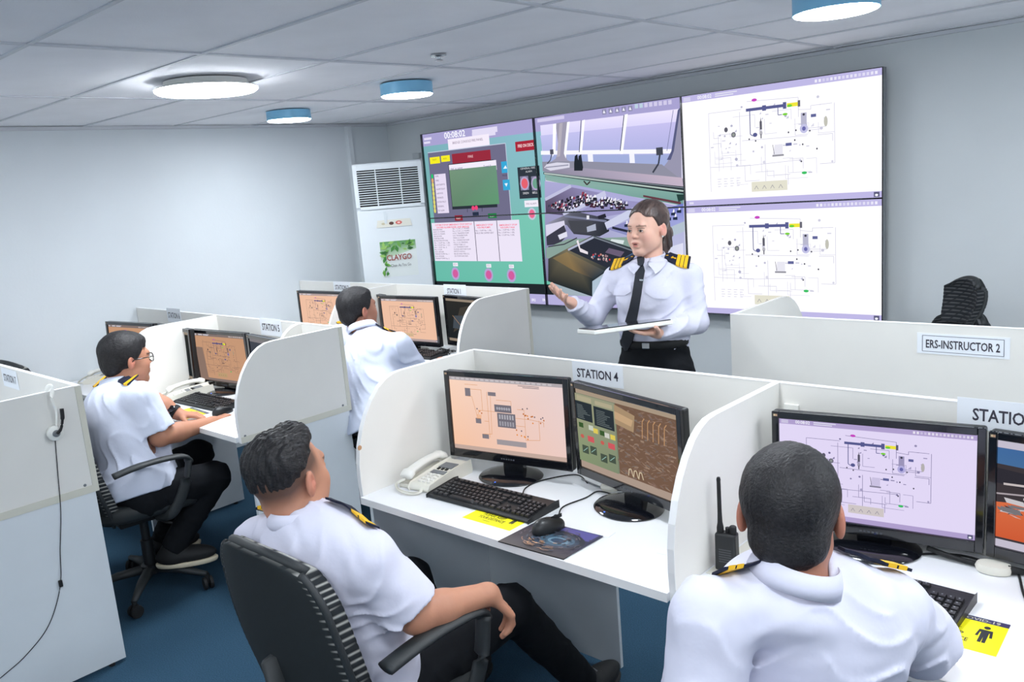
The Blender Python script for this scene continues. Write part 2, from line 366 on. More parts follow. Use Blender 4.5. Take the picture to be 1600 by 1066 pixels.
def station(x0, x1, y, label, left=True, right=True, lw=True, rw=True, cat='desk', modesty=True, mod_gap=.0, back0=None, top0=None):
    r = thing('cubicle_desk', label, cat, ((x0+x1)/2, y, 0)); ox, oy = (x0+x1)/2, y
    def g(mb): mb.v = [(a-ox, b_-oy, c_) for a, b_, c_ in mb.v]; return mb
    def bb(name, m, *a, bev=0): return g(MB().b(*a)).build(name, m, r, bev=bev)
    xb = back0 if back0 is not None else x0-TH/2
    bk = bb('back_screen', 'panel', xb, x1+(TH/2 if right else -TH/2), y+.0005, y+TH, HL, HP-.0015)
    g(MB().b(xb, x1+(TH/2 if right else -TH/2), y-.0002, y+TH+.0006, HP-.0014, HP+.0008)).build('edge_band', 'edge', bk)
    bb('desktop', 'top', (top0 if top0 is not None else x0+TH/2), x1-TH/2, y-.60, y, HD-.025, HD, bev=.002)
    eb = bb('desktop_edge', 'edge', (top0 if top0 is not None else x0+TH/2), x1-TH/2, y-.6015, y-.6, HD-.025, HD-.0005)
    scr = []
    if left: scr.append((x0, -1))
    if right: scr.append((x1, 1))
    for (x, sg) in scr:
        s = side_screen(r, x, y, True, sg)
        for o in [s]+list(s.children):
            me = o.data; co = np.empty(len(me.vertices)*3, np.float32); me.vertices.foreach_get('co', co); co = co.reshape(-1, 3); co -= (ox, oy, 0); me.vertices.foreach_set('co', co.ravel())
        ln = bb('leg_panel', 'low', x-TH/2+.001, x+TH/2-.001, y-.555, y+.004, .012, HL-.0005)
        for yy in (y-.5, y-.05): g(MB().lathe([(.012, 0), (.012, .0125)], 10, (x, yy, 0))).build('glide', 'dark', ln)
        # trim strip under and behind the screen, on its outer face
        tr = MB().b(x+sg*TH/2, x+sg*(TH/2+.0025), y-.585, y+TH, HL, HL+.028); tr.b(x+sg*TH/2, x+sg*(TH/2+.0025), y-.004, y+TH, HL+.028, HP-.002)
        g(tr).build('trim_strip', 'trim', s)
    if modesty: bb('modesty_panel', 'under', x0+TH/2, x1-mod_gap, y-.022, y-.008, .03, HD-.026)
    return r
S4 = station(XA1, XA2, YA, 'white cubicle desk at STATION 4 in the middle foreground', right=False, mod_gap=.60)
S3 = station(XA2, XA2+1.237, YA, 'white cubicle desk in the right foreground, its sign cut off after STATIO')
S5 = station(XB1, XB2, YB, 'white cubicle desk at STATION 5, left of middle', mod_gap=.0, modesty=False)
S6 = station(XL+.02, XB1, YB, 'white cubicle desk at STATION 6 against the left wall', left=False, right=False)
S1 = station(XD1, XD2, YD, 'white cubicle desk in the back row on the right, nearest the video wall')
S2 = station(XL+.02, XD1, YD, 'white cubicle desk in the back row against the left wall', left=False, right=False)
S7 = station(XC-1.2, XC, YC, 'white cubicle desk at the left picture edge with a headset hung on its side', left=False)
# instructor desk: its users sit on the far side
def instr():
    r = thing('instructor_desk', 'long white desk screen carrying the ERS-INSTRUCTOR 2 sign', 'desk', (XE, YE, 0))
    x1 = 1.2-XE
    bk = MB().b(-TH/2, x1, -TH, 0, .02, HP-.0015).build('back_screen', 'panel', r)
    MB().b(-TH/2, x1, -TH-.0006, .0006, HP-.0014, HP+.0008).build('edge_band', 'edge', bk)
    s = MB().prism([(-a, b_) for a, b_ in prof_side(0)], 'x', -TH/2, TH/2)
    s.v = [(a, b_*1.22, c_) for a, b_, c_ in s.v]; ss = s.build('side_screen', 'panel', r)
    MB().b(-TH/2+.001, TH/2-.001, 0, .68, .012, HL).build('leg_panel', 'low', r)
    MB().b(TH/2, x1, 0, .7, HD-.025, HD).build('desktop', 'top', r, bev=.002)
    return r
instr()

# paper signs
def sign(name_text, x0, x1, y, z0, z1, label, tx, tw, tz, th, frame=False, back=False):
    r = thing('paper_sign', label, 'sign', (x0, y, z0))
    yy = -.0015 if not back else -.0015
    pts = [(0, 0), (x1-x0, 0), (x1-x0, z1-z0), (0, z1-z0)]
    MB().prism(pts, 'y', yy, yy+.001).build('sheet', 'paper', r)
    f = Flat((0, yy-.0003, 0), (1, 0, 0), (0, 0, 1), (0, -1, 0), .0002)
    if frame:
        a, b_, c_, d_ = tx-.012, tz-.014, tx+tw+.012, tz+th+.014
        f.line([(a, b_), (c_, b_), (c_, d_), (a, d_), (a, b_)], .0018, (90, 90, 110))
    f.text(name_text, tx, tz, tw, th, (58, 56, 68), True)
    f.build('lettering', 'print_', r); return r
def sgn(text, a, b_, y, zc, hh, label, pad=.035, frame=False, padr=None):
    """a, b_ = x of the lettering's ends"""
    padr = pad if padr is None else padr
    return sign(text, a-pad, b_+padr, y, zc-hh*1.05, zc+hh*1.05, label, pad, b_-a, hh*1.05-hh*.42, hh*.84, frame)
def lx(px, py, y): return on(px, py, 1, y)
a, b_ = lx(902, 581, YA), lx(966, 586, YA); sgn('STATION 4', a[0], b_[0], YA, a[2]-.001, .037, 'white paper sign reading STATION 4 above the pair of monitors in the middle', .02)
a, b_ = lx(1520, 645, YA), lx(1600, 652, YA); sgn('STATION 3', a[0], a[0]+.163, YA, a[2]-.002, .037, 'white paper sign cut off by the right picture edge so only STATIO shows', .035)
a, b_ = lx(410, 509, YB), lx(437, 513, YB); sgn('STATION 5', a[0], b_[0], YB, a[2]-.004, .045, 'white paper sign reading STATION 5', .02)
a, b_ = lx(263, 491, YB), lx(281, 494, YB); sgn('STATION 6', a[0], b_[0], YB, a[2]-.004, .042, 'white paper sign reading STATION 6, near the left wall', .015)
a, b_ = lx(524, 448, YD), lx(545, 449, YD); sgn('STATION 2', a[0], b_[0], YD, a[2]-.003, .04, 'white paper sign above the head of the man in the back row', .02)
a, b_ = lx(699, 454, YD), lx(720, 455, YD); sgn('STATION 1', a[0], b_[0], YD, a[2]-.002, .04, 'white paper sign in the back row whose last letters peel away', .03, padr=.05)
a, b_ = lx(10, 590, YC), lx(20, 594, YC); sgn('STATION 7', a[0]-.03, b_[0]+.05, YC, a[2]-.0, .04, 'white paper sign inside the desk at the left picture edge', .02)
a, b_ = lx(1447, 533, YE-TH), lx(1563, 540, YE-TH); sgn('ERS-INSTRUCTOR 2', a[0], b_[0], YE-TH, a[2]-.008, .036, 'white paper sign reading ERS-INSTRUCTOR 2 in a thin frame', .03, frame=True)
_p = on(469, 507, 1, YB); _x = (XB1+XB2)/2; _q = [(0, HL+.04), (0, HP)]+[(-.15*math.sin(a), HP-.15+.15*math.cos(a)) for a in np.linspace(.1, PI/2, 8)]+[(-.15, HL+.04)]
_w = MB().prism(_q, 'x', _p[0]-_x-TH/2, _p[0]-_x+TH/2).build('small_rounded_wing', 'panel', S5)
_e = MB().tube([(_p[0]-_x, a, b) for a, b in _q[1:-1]], .0062, 6).build('edge_band', 'edge', _w)
# ================================================================ screen pictures
def schematic(f, bg, ink, bar, seed=2, lw=.0022, asp=1.7, strong=1, dark=(40, 40, 55)):
    """pipe diagram in the unit square, y up"""
    r = random.Random(seed); mixc = lambda a, b, t: tuple(a[i]*(1-t)+b[i]*t for i in range(3))
    f.rect(0, 0, 1, 1, bg); f.rect(0, .945, 1, 1, bar); f.rect(0, 0, 1, .05, bar)
    f.text('00:08:02', .09, .957, .08, .032, (240, 240, 250), True)
    for k in range(2): f.rect(.19, .958+.018*k, .29+.02*k, .967+.018*k, (225, 225, 240), k == 0)
    for k in range(3): f.rect(.01, .955+.012*k, .05, .961+.012*k, (225, 225, 240), k == 0)
    for k in range(16): f.rect(.70+.018*k, .958, .711+.018*k, .982, mixc(bar, (255, 255, 255), r.uniform(.3, .7)), k == 0)
    f.rect(.965, .005, .99, .045, (90, 90, 120)); f.disc(.977, .02, .007, .01, (240, 240, 250)); f.rect(.02, .015, .045, .035, mixc(bar, (255, 255, 255), .5))
    L = mixc(bg, ink, .5*strong); L2 = mixc(bg, ink, .62*strong)
    def ln(pts, c=L, w=lw): f.line(pts, w*1.6, c, True, asp)
    # frames
    ln([(.15, .12), (.15, .82), (.33, .82)]); ln([(.36, .88), (.62, .86), (.62, .70)]); ln([(.79, .78), (.79, .30), (.72, .30)]); ln([(.62, .76), (.68, .75), (.68, .78), (.78, .78)])
    ln([(.15, .34), (.35, .33), (.62, .345)]); ln([(.33, .55), (.66, .54)]); ln([(.2, .3), (.2, .62), (.28, .62)]); ln([(.32, .8), (.32, .34)]); ln([(.45, .12), (.45, .5)])
    for k in range(30):
        x, y = r.uniform(.16, .74), r.uniform(.2, .82); a, b = r.uniform(.03, .12), r.uniform(.03, .14)
        ln([(x, y), (x+a, y), (x+a, y-b)] if r.random() < .5 else [(x, y), (x, y-b), (x+a, y-b)], mixc(L, bg, r.uniform(0, .4)))
    for k in range(46):
        x, y = r.uniform(.15, .78), r.uniform(.22, .85); q = r.uniform(.006, .014)
        t = r.random()
        if t < .4: f.disc(x, y, q*.6, q, mixc(bg, ink, r.uniform(.3, .7)*strong))
        elif t < .7: f.poly([(x-q*.6, y-q), (x+q*.6, y+q), (x+q*.6, y-q), (x-q*.6, y+q)][:3], mixc(bg, ink, r.uniform(.3, .8)*strong))
        else: f.rect(x, y, x+q*1.4, y+q*.7, mixc(bg, ink, r.uniform(.3, .6)*strong))
    for k in range(9):
        f.disc(r.uniform(.17, .75), r.uniform(.25, .6), .004, .008, mixc(bg, dark, .8))
    # large items
    B = mixc(bg, (70, 75, 130), .9)
    f.rect(.355, .795, .56, .82, B); f.rect(.44, .785, .46, .83, B); f.rect(.545, .78, .562, .835, B); f.rect(.565, .79, .62, .822, (236, 226, 60)); f.rect(.618, .783, .63, .835, mixc(bg, dark, .7))
    f.disc(.578, .80, .013, .011, (110, 205, 60)); f.disc(.555, .735, .013, .01, (120, 205, 60)); f.disc(.40, .885, .014, .013, (196, 70, 190))
    f.line([(.375, .795), (.375, .60), (.385, .585), (.405, .585)], .007, B, True, asp); f.disc(.40, .59, .012, .018, B); f.line([(.52, .795), (.52, .735), (.54, .735)], .006, B, True, asp)
    f.rect(.425, .63, .437, .70, mixc(bg, dark, .75)); f.poly([(.425, .66), (.431, .735), (.437, .66)], mixc(bg, dark, .75)); f.disc(.431, .60, .008, .02, mixc(bg, dark, .35)); f.rect(.428, .555, .434, .59, mixc(bg, dark, .7))
    f.rect(.632, .62, .66, .73, mixc(bg, ink, .45)); f.disc(.646, .60, .020, .038, mixc(bg, (120, 120, 190), .45)); f.disc(.646, .60, .009, .018, mixc(bg, (90, 90, 160), .9)); f.disc(.646, .715, .006, .01, mixc(bg, dark, .9))
    f.rect(.68, .685, .705, .71, mixc(bg, (80, 85, 140), .9)); f.rect(.555, .47, .585, .495, mixc(bg, (80, 85, 140), .9))
    f.disc(.245, .66, .010, .022, mixc(bg, dark, .75)); f.disc(.285, .61, .013, .024, mixc(bg, dark, .65)); f.disc(.285, .61, .007, .013, mixc(bg, (120, 130, 120), .8))
    f.disc(.75, .64, .009, .042, mixc(bg, (150, 150, 130), .6))
    f.poly([(.49, .40), (.50, .49), (.54, .49), (.54, .40)], mixc(bg, ink, .15)); f.line([(.49, .49), (.497, .41)], .004, mixc(bg, dark, .8), True, asp); f.rect(.487, .39, .545, .405, mixc(bg, dark, .5))
    f.rect(.375, .10, .56, .185, mixc(bg, (170, 165, 110), .35));
    for k in range(4): f.line([(.39+.042*k, .12), (.40+.042*k, .15), (.41+.042*k, .12)], .004, mixc(bg, dark, .5), True, asp)
    f.disc(.645, .235, .013, .012, (60, 190, 100))
    for i in range(4):
        for j in range(4): f.rect(.19+.035*j, .16+.022*i, .205+.035*j+.006*(i % 2), .166+.022*i, mixc(bg, ink, .35*strong), i+j == 0)
def engine_page(f):
    r = random.Random(5); bg = [(252, 206, 178), (236, 206, 200), (232, 208, 206), (246, 204, 178)]
    f.poly([(0, 0), (1, 0), (1, 1), (0, 1)], [(246, 196, 164), (236, 204, 196), (232, 210, 210), (250, 214, 192)]); f.rect(0, .95, 1, 1, (176, 168, 172)); f.rect(0, 0, 1, .055, (196, 170, 158))
    for k in range(20): f.rect(.02+.045*k, .962, .05+.045*k, .985, (200, 194, 198), k == 0)
    G, O = (128, 122, 130), (214, 150, 96)
    for a in [(.14, .74, .19, .85), (.35, .77, .42, .82), (.22, .38, .27, .45), (.27, .18, .33, .24)]: f.rect(*a, G)
    for k in range(3): f.line([(.235+.015*k, .44), (.24+.015*k, .5)], .008, (236, 150, 40), True, 1.7)
    f.rect(.40, .66-.1, .55, .66, (116, 112, 122)); f.rect(.42, .36, .58, .55, (116, 112, 122))
    for i in range(6):
        f.disc(.425+.021*i, .61, .009, .02, (170, 168, 178), i == 0); f.rect(.435+.023*i, .47, .449+.023*i, .53, (176, 174, 182), False); f.rect(.435+.023*i, .38, .449+.023*i, .44, (160, 158, 168), False)
    f.rect(.40, .12, .66, .19, (160, 152, 156))
    for pts in [[(.14, .9), (.26, .9)], [(.19, .84), (.29, .84), (.29, .56), (.40, .56)], [(.25, .5), (.25, .56), (.34, .56)], [(.34, .82), (.34, .2)], [(.37, .77), (.36, .25), (.28, .24)], [(.42, .72), (.55, .72), (.55, .66)],
                [(.58, .5), (.7, .5), (.82, .48), (.82, .42)], [(.58, .4), (.66, .4), (.66, .22), (.78, .24), (.78, .5)], [(.6, .62), (.66, .62), (.66, .4)], [(.34, .42), (.30, .42)], [(.16, .74), (.2, .74), (.24, .46)]]: f.line(pts, .005, O, True, 1.7)
    for k in range(26):
        x, y = r.choice([(.66, .6), (.7, .5), (.62, .3), (.83, .5), (.28, .56), (.66, .27)]); x += r.uniform(-.04, .05); y += r.uniform(-.05, .05)
        f.disc(x, y, .006, .011, r.choice([(190, 110, 50), (120, 110, 120), (226, 140, 60)]))
    f.rect(.62, .93, .8, .938, (120, 112, 120)); f.rect(.66, .91, .8, .918, (120, 112, 120))
def brown_photo(f, x0, y0, x1, y1, seed, pal, n=150, big=.09):
    r = random.Random(seed)
    for k in range(n):
        x, y = r.uniform(x0, x1), r.uniform(y0, y1); a, b = r.uniform(.01, big), r.uniform(.008, big*.5); c = r.choice(pal); sk = r.uniform(-.03, .03)
        cl = lambda p: (min(max(p[0], x0), x1), min(max(p[1], y0), y1))
        f.poly([cl((x, y)), cl((x+a, y+sk)), cl((x+a+sk, y+b+sk)), cl((x+sk, y+b))], c)
def engine_room(f):
    f.rect(0, 0, 1, 1, (120, 130, 110)); f.rect(0, .94, 1, 1, (168, 150, 130)); f.rect(.42, .05, 1, .94, (116, 90, 74)); f.rect(0, 0, 1, .09, (172, 152, 138))
    brown_photo(f, .42, .09, .98, .93, 3, [(138, 112, 100), (124, 102, 92), (146, 120, 104), (116, 100, 94), (130, 106, 94), (154, 130, 112), (126, 112, 104)], 420, .05)
    f.poly([(.42, .7), (.6, .66), (.62, .86), (.42, .93)], (168, 142, 112)); f.poly([(.42, .76), (.58, .72), (.6, .80), (.42, .85)], (196, 164, 128))
    for k in range(5): f.line([(.68+.05*k, .62), (.69+.05*k, .82), (.71+.05*k, .86)], .012, (190, 146, 106), True, 1.7)
    for k in range(3): f.line([(.52+.05*k, .12), (.53+.05*k, .2), (.55+.05*k, .21), (.565+.05*k, .13)], .014, (206, 188, 160), True, 1.7)
    f.poly([(.0, .09), (.42, .09), (.42, .94), (0, .94)], [(132, 148, 112), (126, 138, 112), (150, 152, 128), (160, 158, 130)])
    f.rect(.02, .86, .18, .92, (176, 168, 140)); f.rect(.22, .86, .4, .91, (176, 168, 140))
    f.rect(.0, .62, .18, .85, (44, 52, 58)); f.rect(.2, .6, .41, .84, (44, 52, 58))
    r = random.Random(8)
    for k in range(9):
        f.rect(.015, .64+.02*k, .015+r.uniform(.06, .14), .646+.02*k, (120, 130, 130), k == 0); f.rect(.225, .625+.021*k, .225+r.uniform(.07, .16), .631+.021*k, (120, 130, 130), False)
    for (x, y, c) in [(.02, .52, (60, 90, 50)), (.13, .52, (200, 206, 190)), (.18, .5, (220, 200, 90)), (.25, .5, (60, 90, 50)), (.3, .49, (206, 206, 196)), (.36, .49, (220, 200, 90))]: f.rect(x, y, x+.05, y+.06, c)
    for x in (.05, .27): f.disc(x, .41, .02, .025, (196, 96, 86)); f.rect(x+.06, .37, x+.13, .44, (206, 90, 96))
    for (x, y) in [(.04, .2), (.13, .22), (.24, .17), (.33, .2)]: f.rect(x, y, x+.07, y+.1, (72, 84, 72)); f.line([(x+.01, y+.02), (x+.06, y+.08)], .008, (150, 190, 180), True, 1.7)
def ship_photo(f):
    f.rect(0, 0, 1, 1, (196, 190, 206)); f.rect(0, .07, 1, .93, (62, 56, 60)); f.poly([(0, .78), (1, .72), (1, .93), (0, .93)], [(70, 110, 156), (64, 100, 146), (60, 92, 140), (66, 106, 158)])
    f.poly([(0, .09), (1, .09), (1, .42), (.3, .48), (0, .42)], [(206, 92, 56), (196, 84, 50), (180, 78, 50), (200, 96, 66), (216, 110, 70)])
    f.poly([(0, .74), (.3, .70), (1, .74), (1, .56), (.4, .55), (0, .60)], (48, 46, 54)); f.line([(.03, .6), (.2, .62), (.5, .5), (.7, .5)], .02, (196, 186, 186), True, 1.7); f.line([(0, .5), (.3, .56)], .015, (170, 160, 166), True, 1.7)
    brown_photo(f, 0, .3, .3, .5, 4, [(200, 196, 200), (120, 116, 120), (60, 58, 64), (226, 220, 222)], 26, .1)
    brown_photo(f, 0.1, .14, .9, .32, 9, [(120, 70, 56), (160, 150, 140), (206, 110, 70), (90, 80, 90)], 22, .05)
def dark_page(f, c0=(46, 46, 44), c1=(30, 36, 40), bar=(150, 136, 120)):
    f.poly([(0, 0), (1, 0), (1, 1), (0, 1)], [c1, c1, c0, c0]); f.rect(0, .94, 1, 1, bar); f.rect(0, 0, 1, .06, bar)
    f.poly([(.1, .2), (.5, .5), (.6, .9), (.3, .8)], (66, 62, 56)); f.poly([(.1, .3), (.3, .3), (.35, .62), (.15, .6)], (70, 78, 86)); f.line([(.12, .6), (.3, .35)], .01, (190, 150, 110), True, 1.7)

# ================================================================ desktop monitors
def monitor(x, y, z, yaw, tilt, draw, label, base=None, led=True, W=.51, H=.318):
    t = thing('computer_monitor', label, 'monitor', (x, y, HD), yaw); zc = z-HD
    R = Matrix.Rotation(-tilt, 3, 'X')
    def loc(mb): mb.v = [tuple(R @ Vector(v) + Vector((0, 0, zc))) for v in mb.v]; return mb
    bz = .019; by = .03
    c = MB(); c.b(-W/2, W/2, .004, .03, -H/2, H/2); case = loc(c).build('case', 'black', t, bev=.006)
    loc(MB().box((0, .038, 0), (W*.7, .03, H*.7), taper=1)).build('rear_cover', 'black', t, bev=.012)
    fr = MB(); fr.b(-W/2, -W/2+bz, -.006, .0045, -H/2, H/2); fr.b(W/2-bz, W/2, -.006, .0045, -H/2, H/2); fr.b(-W/2+bz, W/2-bz, -.006, .0045, H/2-bz, H/2); fr.b(-W/2+bz, W/2-bz, -.006, .0045, -H/2, -H/2+by)
    fz = loc(fr).build('bezel', 'gloss', t, bev=.002)
    f = Flat((-W/2+bz, .0015, -H/2+by), (W-2*bz, 0, 0), (0, 0, H-bz-by), (0, -1, 0), .00001); draw(f); loc(f.mb).build('screen', 'screen', t, attr=True)
    b = Flat((-W/2+.004, -.0062, H/2-.014), (.016, 0, 0), (0, 0, .009), (0, -1, 0), .0002); b.rect(0, 0, .8, 1, (90, 80, 70)); b.disc(.3, .5, .2, .3, (210, 190, 150)); b.disc(.55, .5, .2, .3, (190, 150, 120)); loc(b.mb).build('badge', 'print_', t, attr=True)
    b = Flat((-.03, -.0062, -H/2+.01), (.06, 0, 0), (0, 0, .008), (0, -1, 0), .0002)
    for k in range(6): b.rect(k/6, .2, k/6+.1, .8, (90, 94, 100), k == 0)
    loc(b.mb).build('maker_mark', 'print_', t, attr=True)
    zb = zc-H/2
    MB().box((0, .03, zb/2+.02), (.085, .028, zb+.06), rx=0).build('stand_neck', 'gloss', t, bev=.006)
    st = MB().lathe([(.102, 0), (.104, .004), (.098, .010), (.07, .016), (.03, .018), (.002, .018)], 40, (0, .0, 0), sx=1.15, sy=.98).build('stand_base', 'gloss', t, smooth='a')
    if led: MB().lathe([(.003, 0), (.002, .001)], 8, (-.005, -.092, .0115)).build('power_led', 'led', st)
    return t
R_ = math.radians
T_OR = dict(bg=(238, 192, 164), ink=(90, 80, 80), bar=(176, 160, 156))
orange = lambda sd: (lambda f: schematic(f, (240, 194, 166), (84, 74, 80), (178, 160, 158), sd, .0036, strong=1.3))
monitor(-1.956, 2.02, .961, R_(9.4), R_(1.1), engine_page, 'left STATION 4 monitor showing a peach page with a grey engine block')
monitor(-1.444, 2.001, .955, R_(-15), R_(-1), engine_room, 'right STATION 4 monitor showing green panels beside a brown engine-room picture')
monitor(-.748, 2.108, .942, R_(9.1), R_(1.1), lambda f: schematic(f, (226, 216, 246), (70, 66, 110), (176, 160, 206), 2, .0028, strong=1.2), 'desk monitor with a lilac pipe diagram in front of the man at the lower right')
monitor(-.236, 2.122, .939, R_(-5.5), R_(-.5), ship_photo, 'desk monitor at the right picture edge with a blue and orange deck picture')
dull = lambda f: schematic(f, (198, 152, 120), (84, 74, 80), (130, 116, 112), 6, .0036, strong=1.3)
def m5(f): dull(f); f.poly([(0, .0), (.17, 0), (.14, .7), (0, .7)], (140, 116, 104))
monitor(-4.287, 2.22, .933, R_(5.2), R_(-1), m5, 'desk monitor with a brown-orange diagram at STATION 5, left of its pair')
monitor(-3.67, 2.16, .945, R_(-6), R_(1), lambda f: dark_page(f, (70, 74, 84), (50, 54, 62), (130, 126, 130)), 'dark desk monitor at STATION 5 half hidden by its rounded side screen')
monitor(-5.15, 2.10, .955, R_(8), R_(3), dull, 'desk monitor with a brown-orange diagram nearest the left wall, behind the man in glasses')
monitor(-4.72, 2.16, .945, R_(-4), R_(2), lambda f: dark_page(f), 'desk monitor at STATION 6 hidden but for its top corner', led=False)
monitor(-5.10, 3.45, .945, R_(3), R_(0), orange(4), 'bright orange desk monitor in the back row beside the left wall')
monitor(-4.62, 3.50, .94, R_(-12), R_(0), lambda f: dark_page(f, (96, 84, 78), (80, 72, 70)), 'dark desk monitor in the back row behind the man with short grey-black hair')
monitor(-4.10, 3.42, .945, R_(4.6), R_(-1), orange(3), 'bright orange desk monitor in the back row right of the seated man')
monitor(-3.619, 3.50, .945, R_(-6.8), R_(-.7), lambda f: dark_page(f), 'dark desk monitor in the back row behind the rounded screen by the video wall')

# ================================================================ the video wall
VW = thing('video_wall', 'video wall of six panels in two rows on the far wall', 'video wall', (0, YV, 0))
X0, X3 = -5.083, -1.562; ZT, ZB = 2.183, .868; CW = (X3-X0)/3; RH = (ZT-ZB)/2
f = Flat((0, .016, 0), (1, 0, 0), (0, 0, 1), (0, -1, 0), .00001)
def q(px, py): p = on(px, py, 1, YV); return (p[0], p[2])
def PP(pts, col): f.poly([q(*p) for p in pts], col)
def TT(s, x0, y0, x1, h, col, bold=False):
    a, b_, c_ = q(x0, y0), q(x1, y0), q(x0, y0-h); f.text(s, a[0], a[1], b_[0]-a[0], c_[1]-a[1], col, bold)
def LL(pts, w, col): f.line([q(*p) for p in pts], w, col)
def RR(x0, y0, x1, y1, col):       # upright rectangle from two opposite picture corners
    a, b_ = q(x0, y0), q(x1, y1); f.rect(a[0], b_[1], b_[0], a[1], col)
def DD(x, y, r, col, r2=None): a = q(x, y); f.disc(a[0], a[1], r, r2 or r, col)
XM = X0+CW*1.05; e = .004
teal = (122, 176, 180); teal2 = (112, 190, 170); lav = (166, 160, 206)
f.poly([(X0+e, ZB+RH), (XM, ZB+RH), (XM, ZT-e), (X0+e, ZT-e)], [(118, 178, 172), (124, 186, 182), (140, 186, 204), (122, 172, 184)])
f.poly([(X0+e, ZB+.15), (XM, ZB+.15), (XM, ZB+RH), (X0+e, ZB+RH)], [(102, 184, 166), (108, 190, 168), (122, 196, 178), (112, 184, 172)])
f.rect(X0+e, ZB+.07, XM, ZB+.15, (34, 40, 44)); f.rect(X0+e, ZB+.004, X0+2*CW-.004, ZB+.075, (178, 172, 216))
f.rect(X0+e, ZT-.095, X0+2*CW-e, ZT-e, lav)
TT('00:08:02', 692, 217, 725, 10, (245, 245, 255), True)
for (a, b_, c_) in [(735, 203, 775), (735, 208, 772), (660, 216, 672), (660, 222, 670)]: RR(a, b_, c_, b_+3 if a > 700 else b_+2, (222, 216, 240))
RR(697, 218, 763, 228, (240, 232, 246)); TT('BRIDGE CONSOLE FIRE PANEL', 705, 225.5, 753, 4, (120, 100, 130))
a, b_ = q(666, 239), q(797, 344); f.rect(a[0], b_[1], b_[0], a[1], (110, 108, 136)); f.line([a, (b_[0], a[1]), b_], .006, (190, 200, 220))
RR(669, 246.5, 685.5, 255, (242, 232, 40)); RR(686.5, 244, 701, 252, (242, 232, 40)); TT('TEST', 673, 251.5, 680, 2.5, (120, 110, 40)); TT('ACK', 690, 249.5, 696, 2.5, (120, 110, 40))
RR(703.5, 241, 765, 250.5, (150, 44, 62)); TT('FIRE', 729, 247, 737, 4, (240, 200, 206))
RR(698, 257, 775, 324, (44, 52, 60)); RR(699, 258, 774, 265.5, (238, 232, 246)); a, b_ = q(699.5, 266), q(778, 319); f.poly([(a[0], b_[1]), (b_[0], b_[1]), (b_[0], a[1]), (a[0], a[1])], [(98, 132, 106), (94, 150, 112), (108, 146, 124), (116, 146, 122)])
TT('FIRE ALARMS', 702, 267, 721, 4, (110, 100, 140)); TT('Total 0', 753, 262, 765, 3.5, (110, 100, 140))
RR(780.5, 253, 791, 270, (56, 166, 212)); RR(783, 281.5, 795, 297, (56, 166, 212))
PP([(784, 264), (787.5, 258.5), (790, 263.5)], (235, 245, 255)); PP([(786, 287), (791, 286.5), (789, 292)], (235, 245, 255)); TT('PAGE', 783, 276, 790, 3, (60, 60, 90))
a, b_ = q(676, 273), q(699.5, 333); f.rect(a[0], b_[1], b_[0], a[1], (226, 216, 238))
for k in range(9):
    y = 276+k*6.7; x = 673+k*.55; DD(x, y, .012, (30, 200, 110) if k == 0 else ((222, 170, 110) if k == 1 else (222, 214, 110)), .019)
    TT(['POWER', 'FIRE', 'ALARM TRANSMITTED', 'ALARM DELAY', 'ALARM MUTED', 'DISABLED', 'SYSTEM FAULT', 'GENERAL', 'TEST ALARM'][k], x+5, y+1.2, x+(10 if k < 2 else 19 if k in (2, 3, 6) else 15), 2.6, (96, 84, 110))
LL([(728, 332), (728, 324), (751, 323), (751, 331)], .004, (40, 44, 60)); DD(737, 325.5, .017, (236, 70, 120)); DD(742, 325, .017, (236, 70, 120)); RR(736, 332, 746, 337, (40, 50, 70))
RR(708, 337, 721, 345, (140, 40, 54)); TT('RESET', 711, 343, 718, 2.6, (250, 220, 220)); RR(760, 334, 774, 341, (40, 120, 70)); TT('RESET', 763, 339.5, 770.5, 2.6, (220, 250, 230))
RR(802.5, 222, 835, 234, (166, 40, 58)); TT('FIRE ON DECK', 807, 231, 832, 5, (250, 220, 224), True)
RR(806, 262, 844, 309, (48, 56, 66)); TT('GENERAL FIRE', 811, 265.5, 834, 3, (210, 214, 220)); TT('ALARM', 819, 270, 829, 3, (210, 214, 220))
for (x, c_) in ((817.5, (226, 96, 110)), (835, (108, 160, 140))):
    RR(x-7.5, 276, x+7, 297, (128, 126, 152)); DD(x, 287, .044, (176, 164, 200), .048); DD(x, 287, .031, c_, .036)
TT('SIREN', 815, 304, 824, 3.4, (224, 224, 230)); TT('BELL', 830, 303, 838, 3.4, (224, 224, 230))
RR(817, 314, 840, 323, (238, 232, 244)); TT('FIRE ALARM', 820, 320.5, 836, 3, (130, 110, 140)); DD(829, 334.5, .040, (190, 196, 214), .044); DD(829, 334.5, .027, (232, 104, 142), .031)
a, b_ = q(672, 349), q(814, 409); f.rect(a[0], b_[1], b_[0], a[1], (232, 224, 242))
for px in (739.5, 775): p = q(px, 360); f.rect(p[0]-.003, b_[1], p[0]+.003, a[1], (60, 56, 80))
for (x0, x1, s1, s2) in ((678, 735, 'SYSTEM STOP BY EMERGENCY STOP SWITCH', 'ON FIRE ALARM PANEL AND BRIDGE'), (742, 768, 'EMERGENCY STOP', 'FOR FIRE PUMPS'), (778, 806, 'EMERGENCY STOP', 'FOR SUPPLY FANS')): TT(s1, x0, 353.6, x1, 2.6, (240, 96, 124), True); TT(s2, x0+2, 357.4, x1-4, 2.6, (240, 96, 124), True)
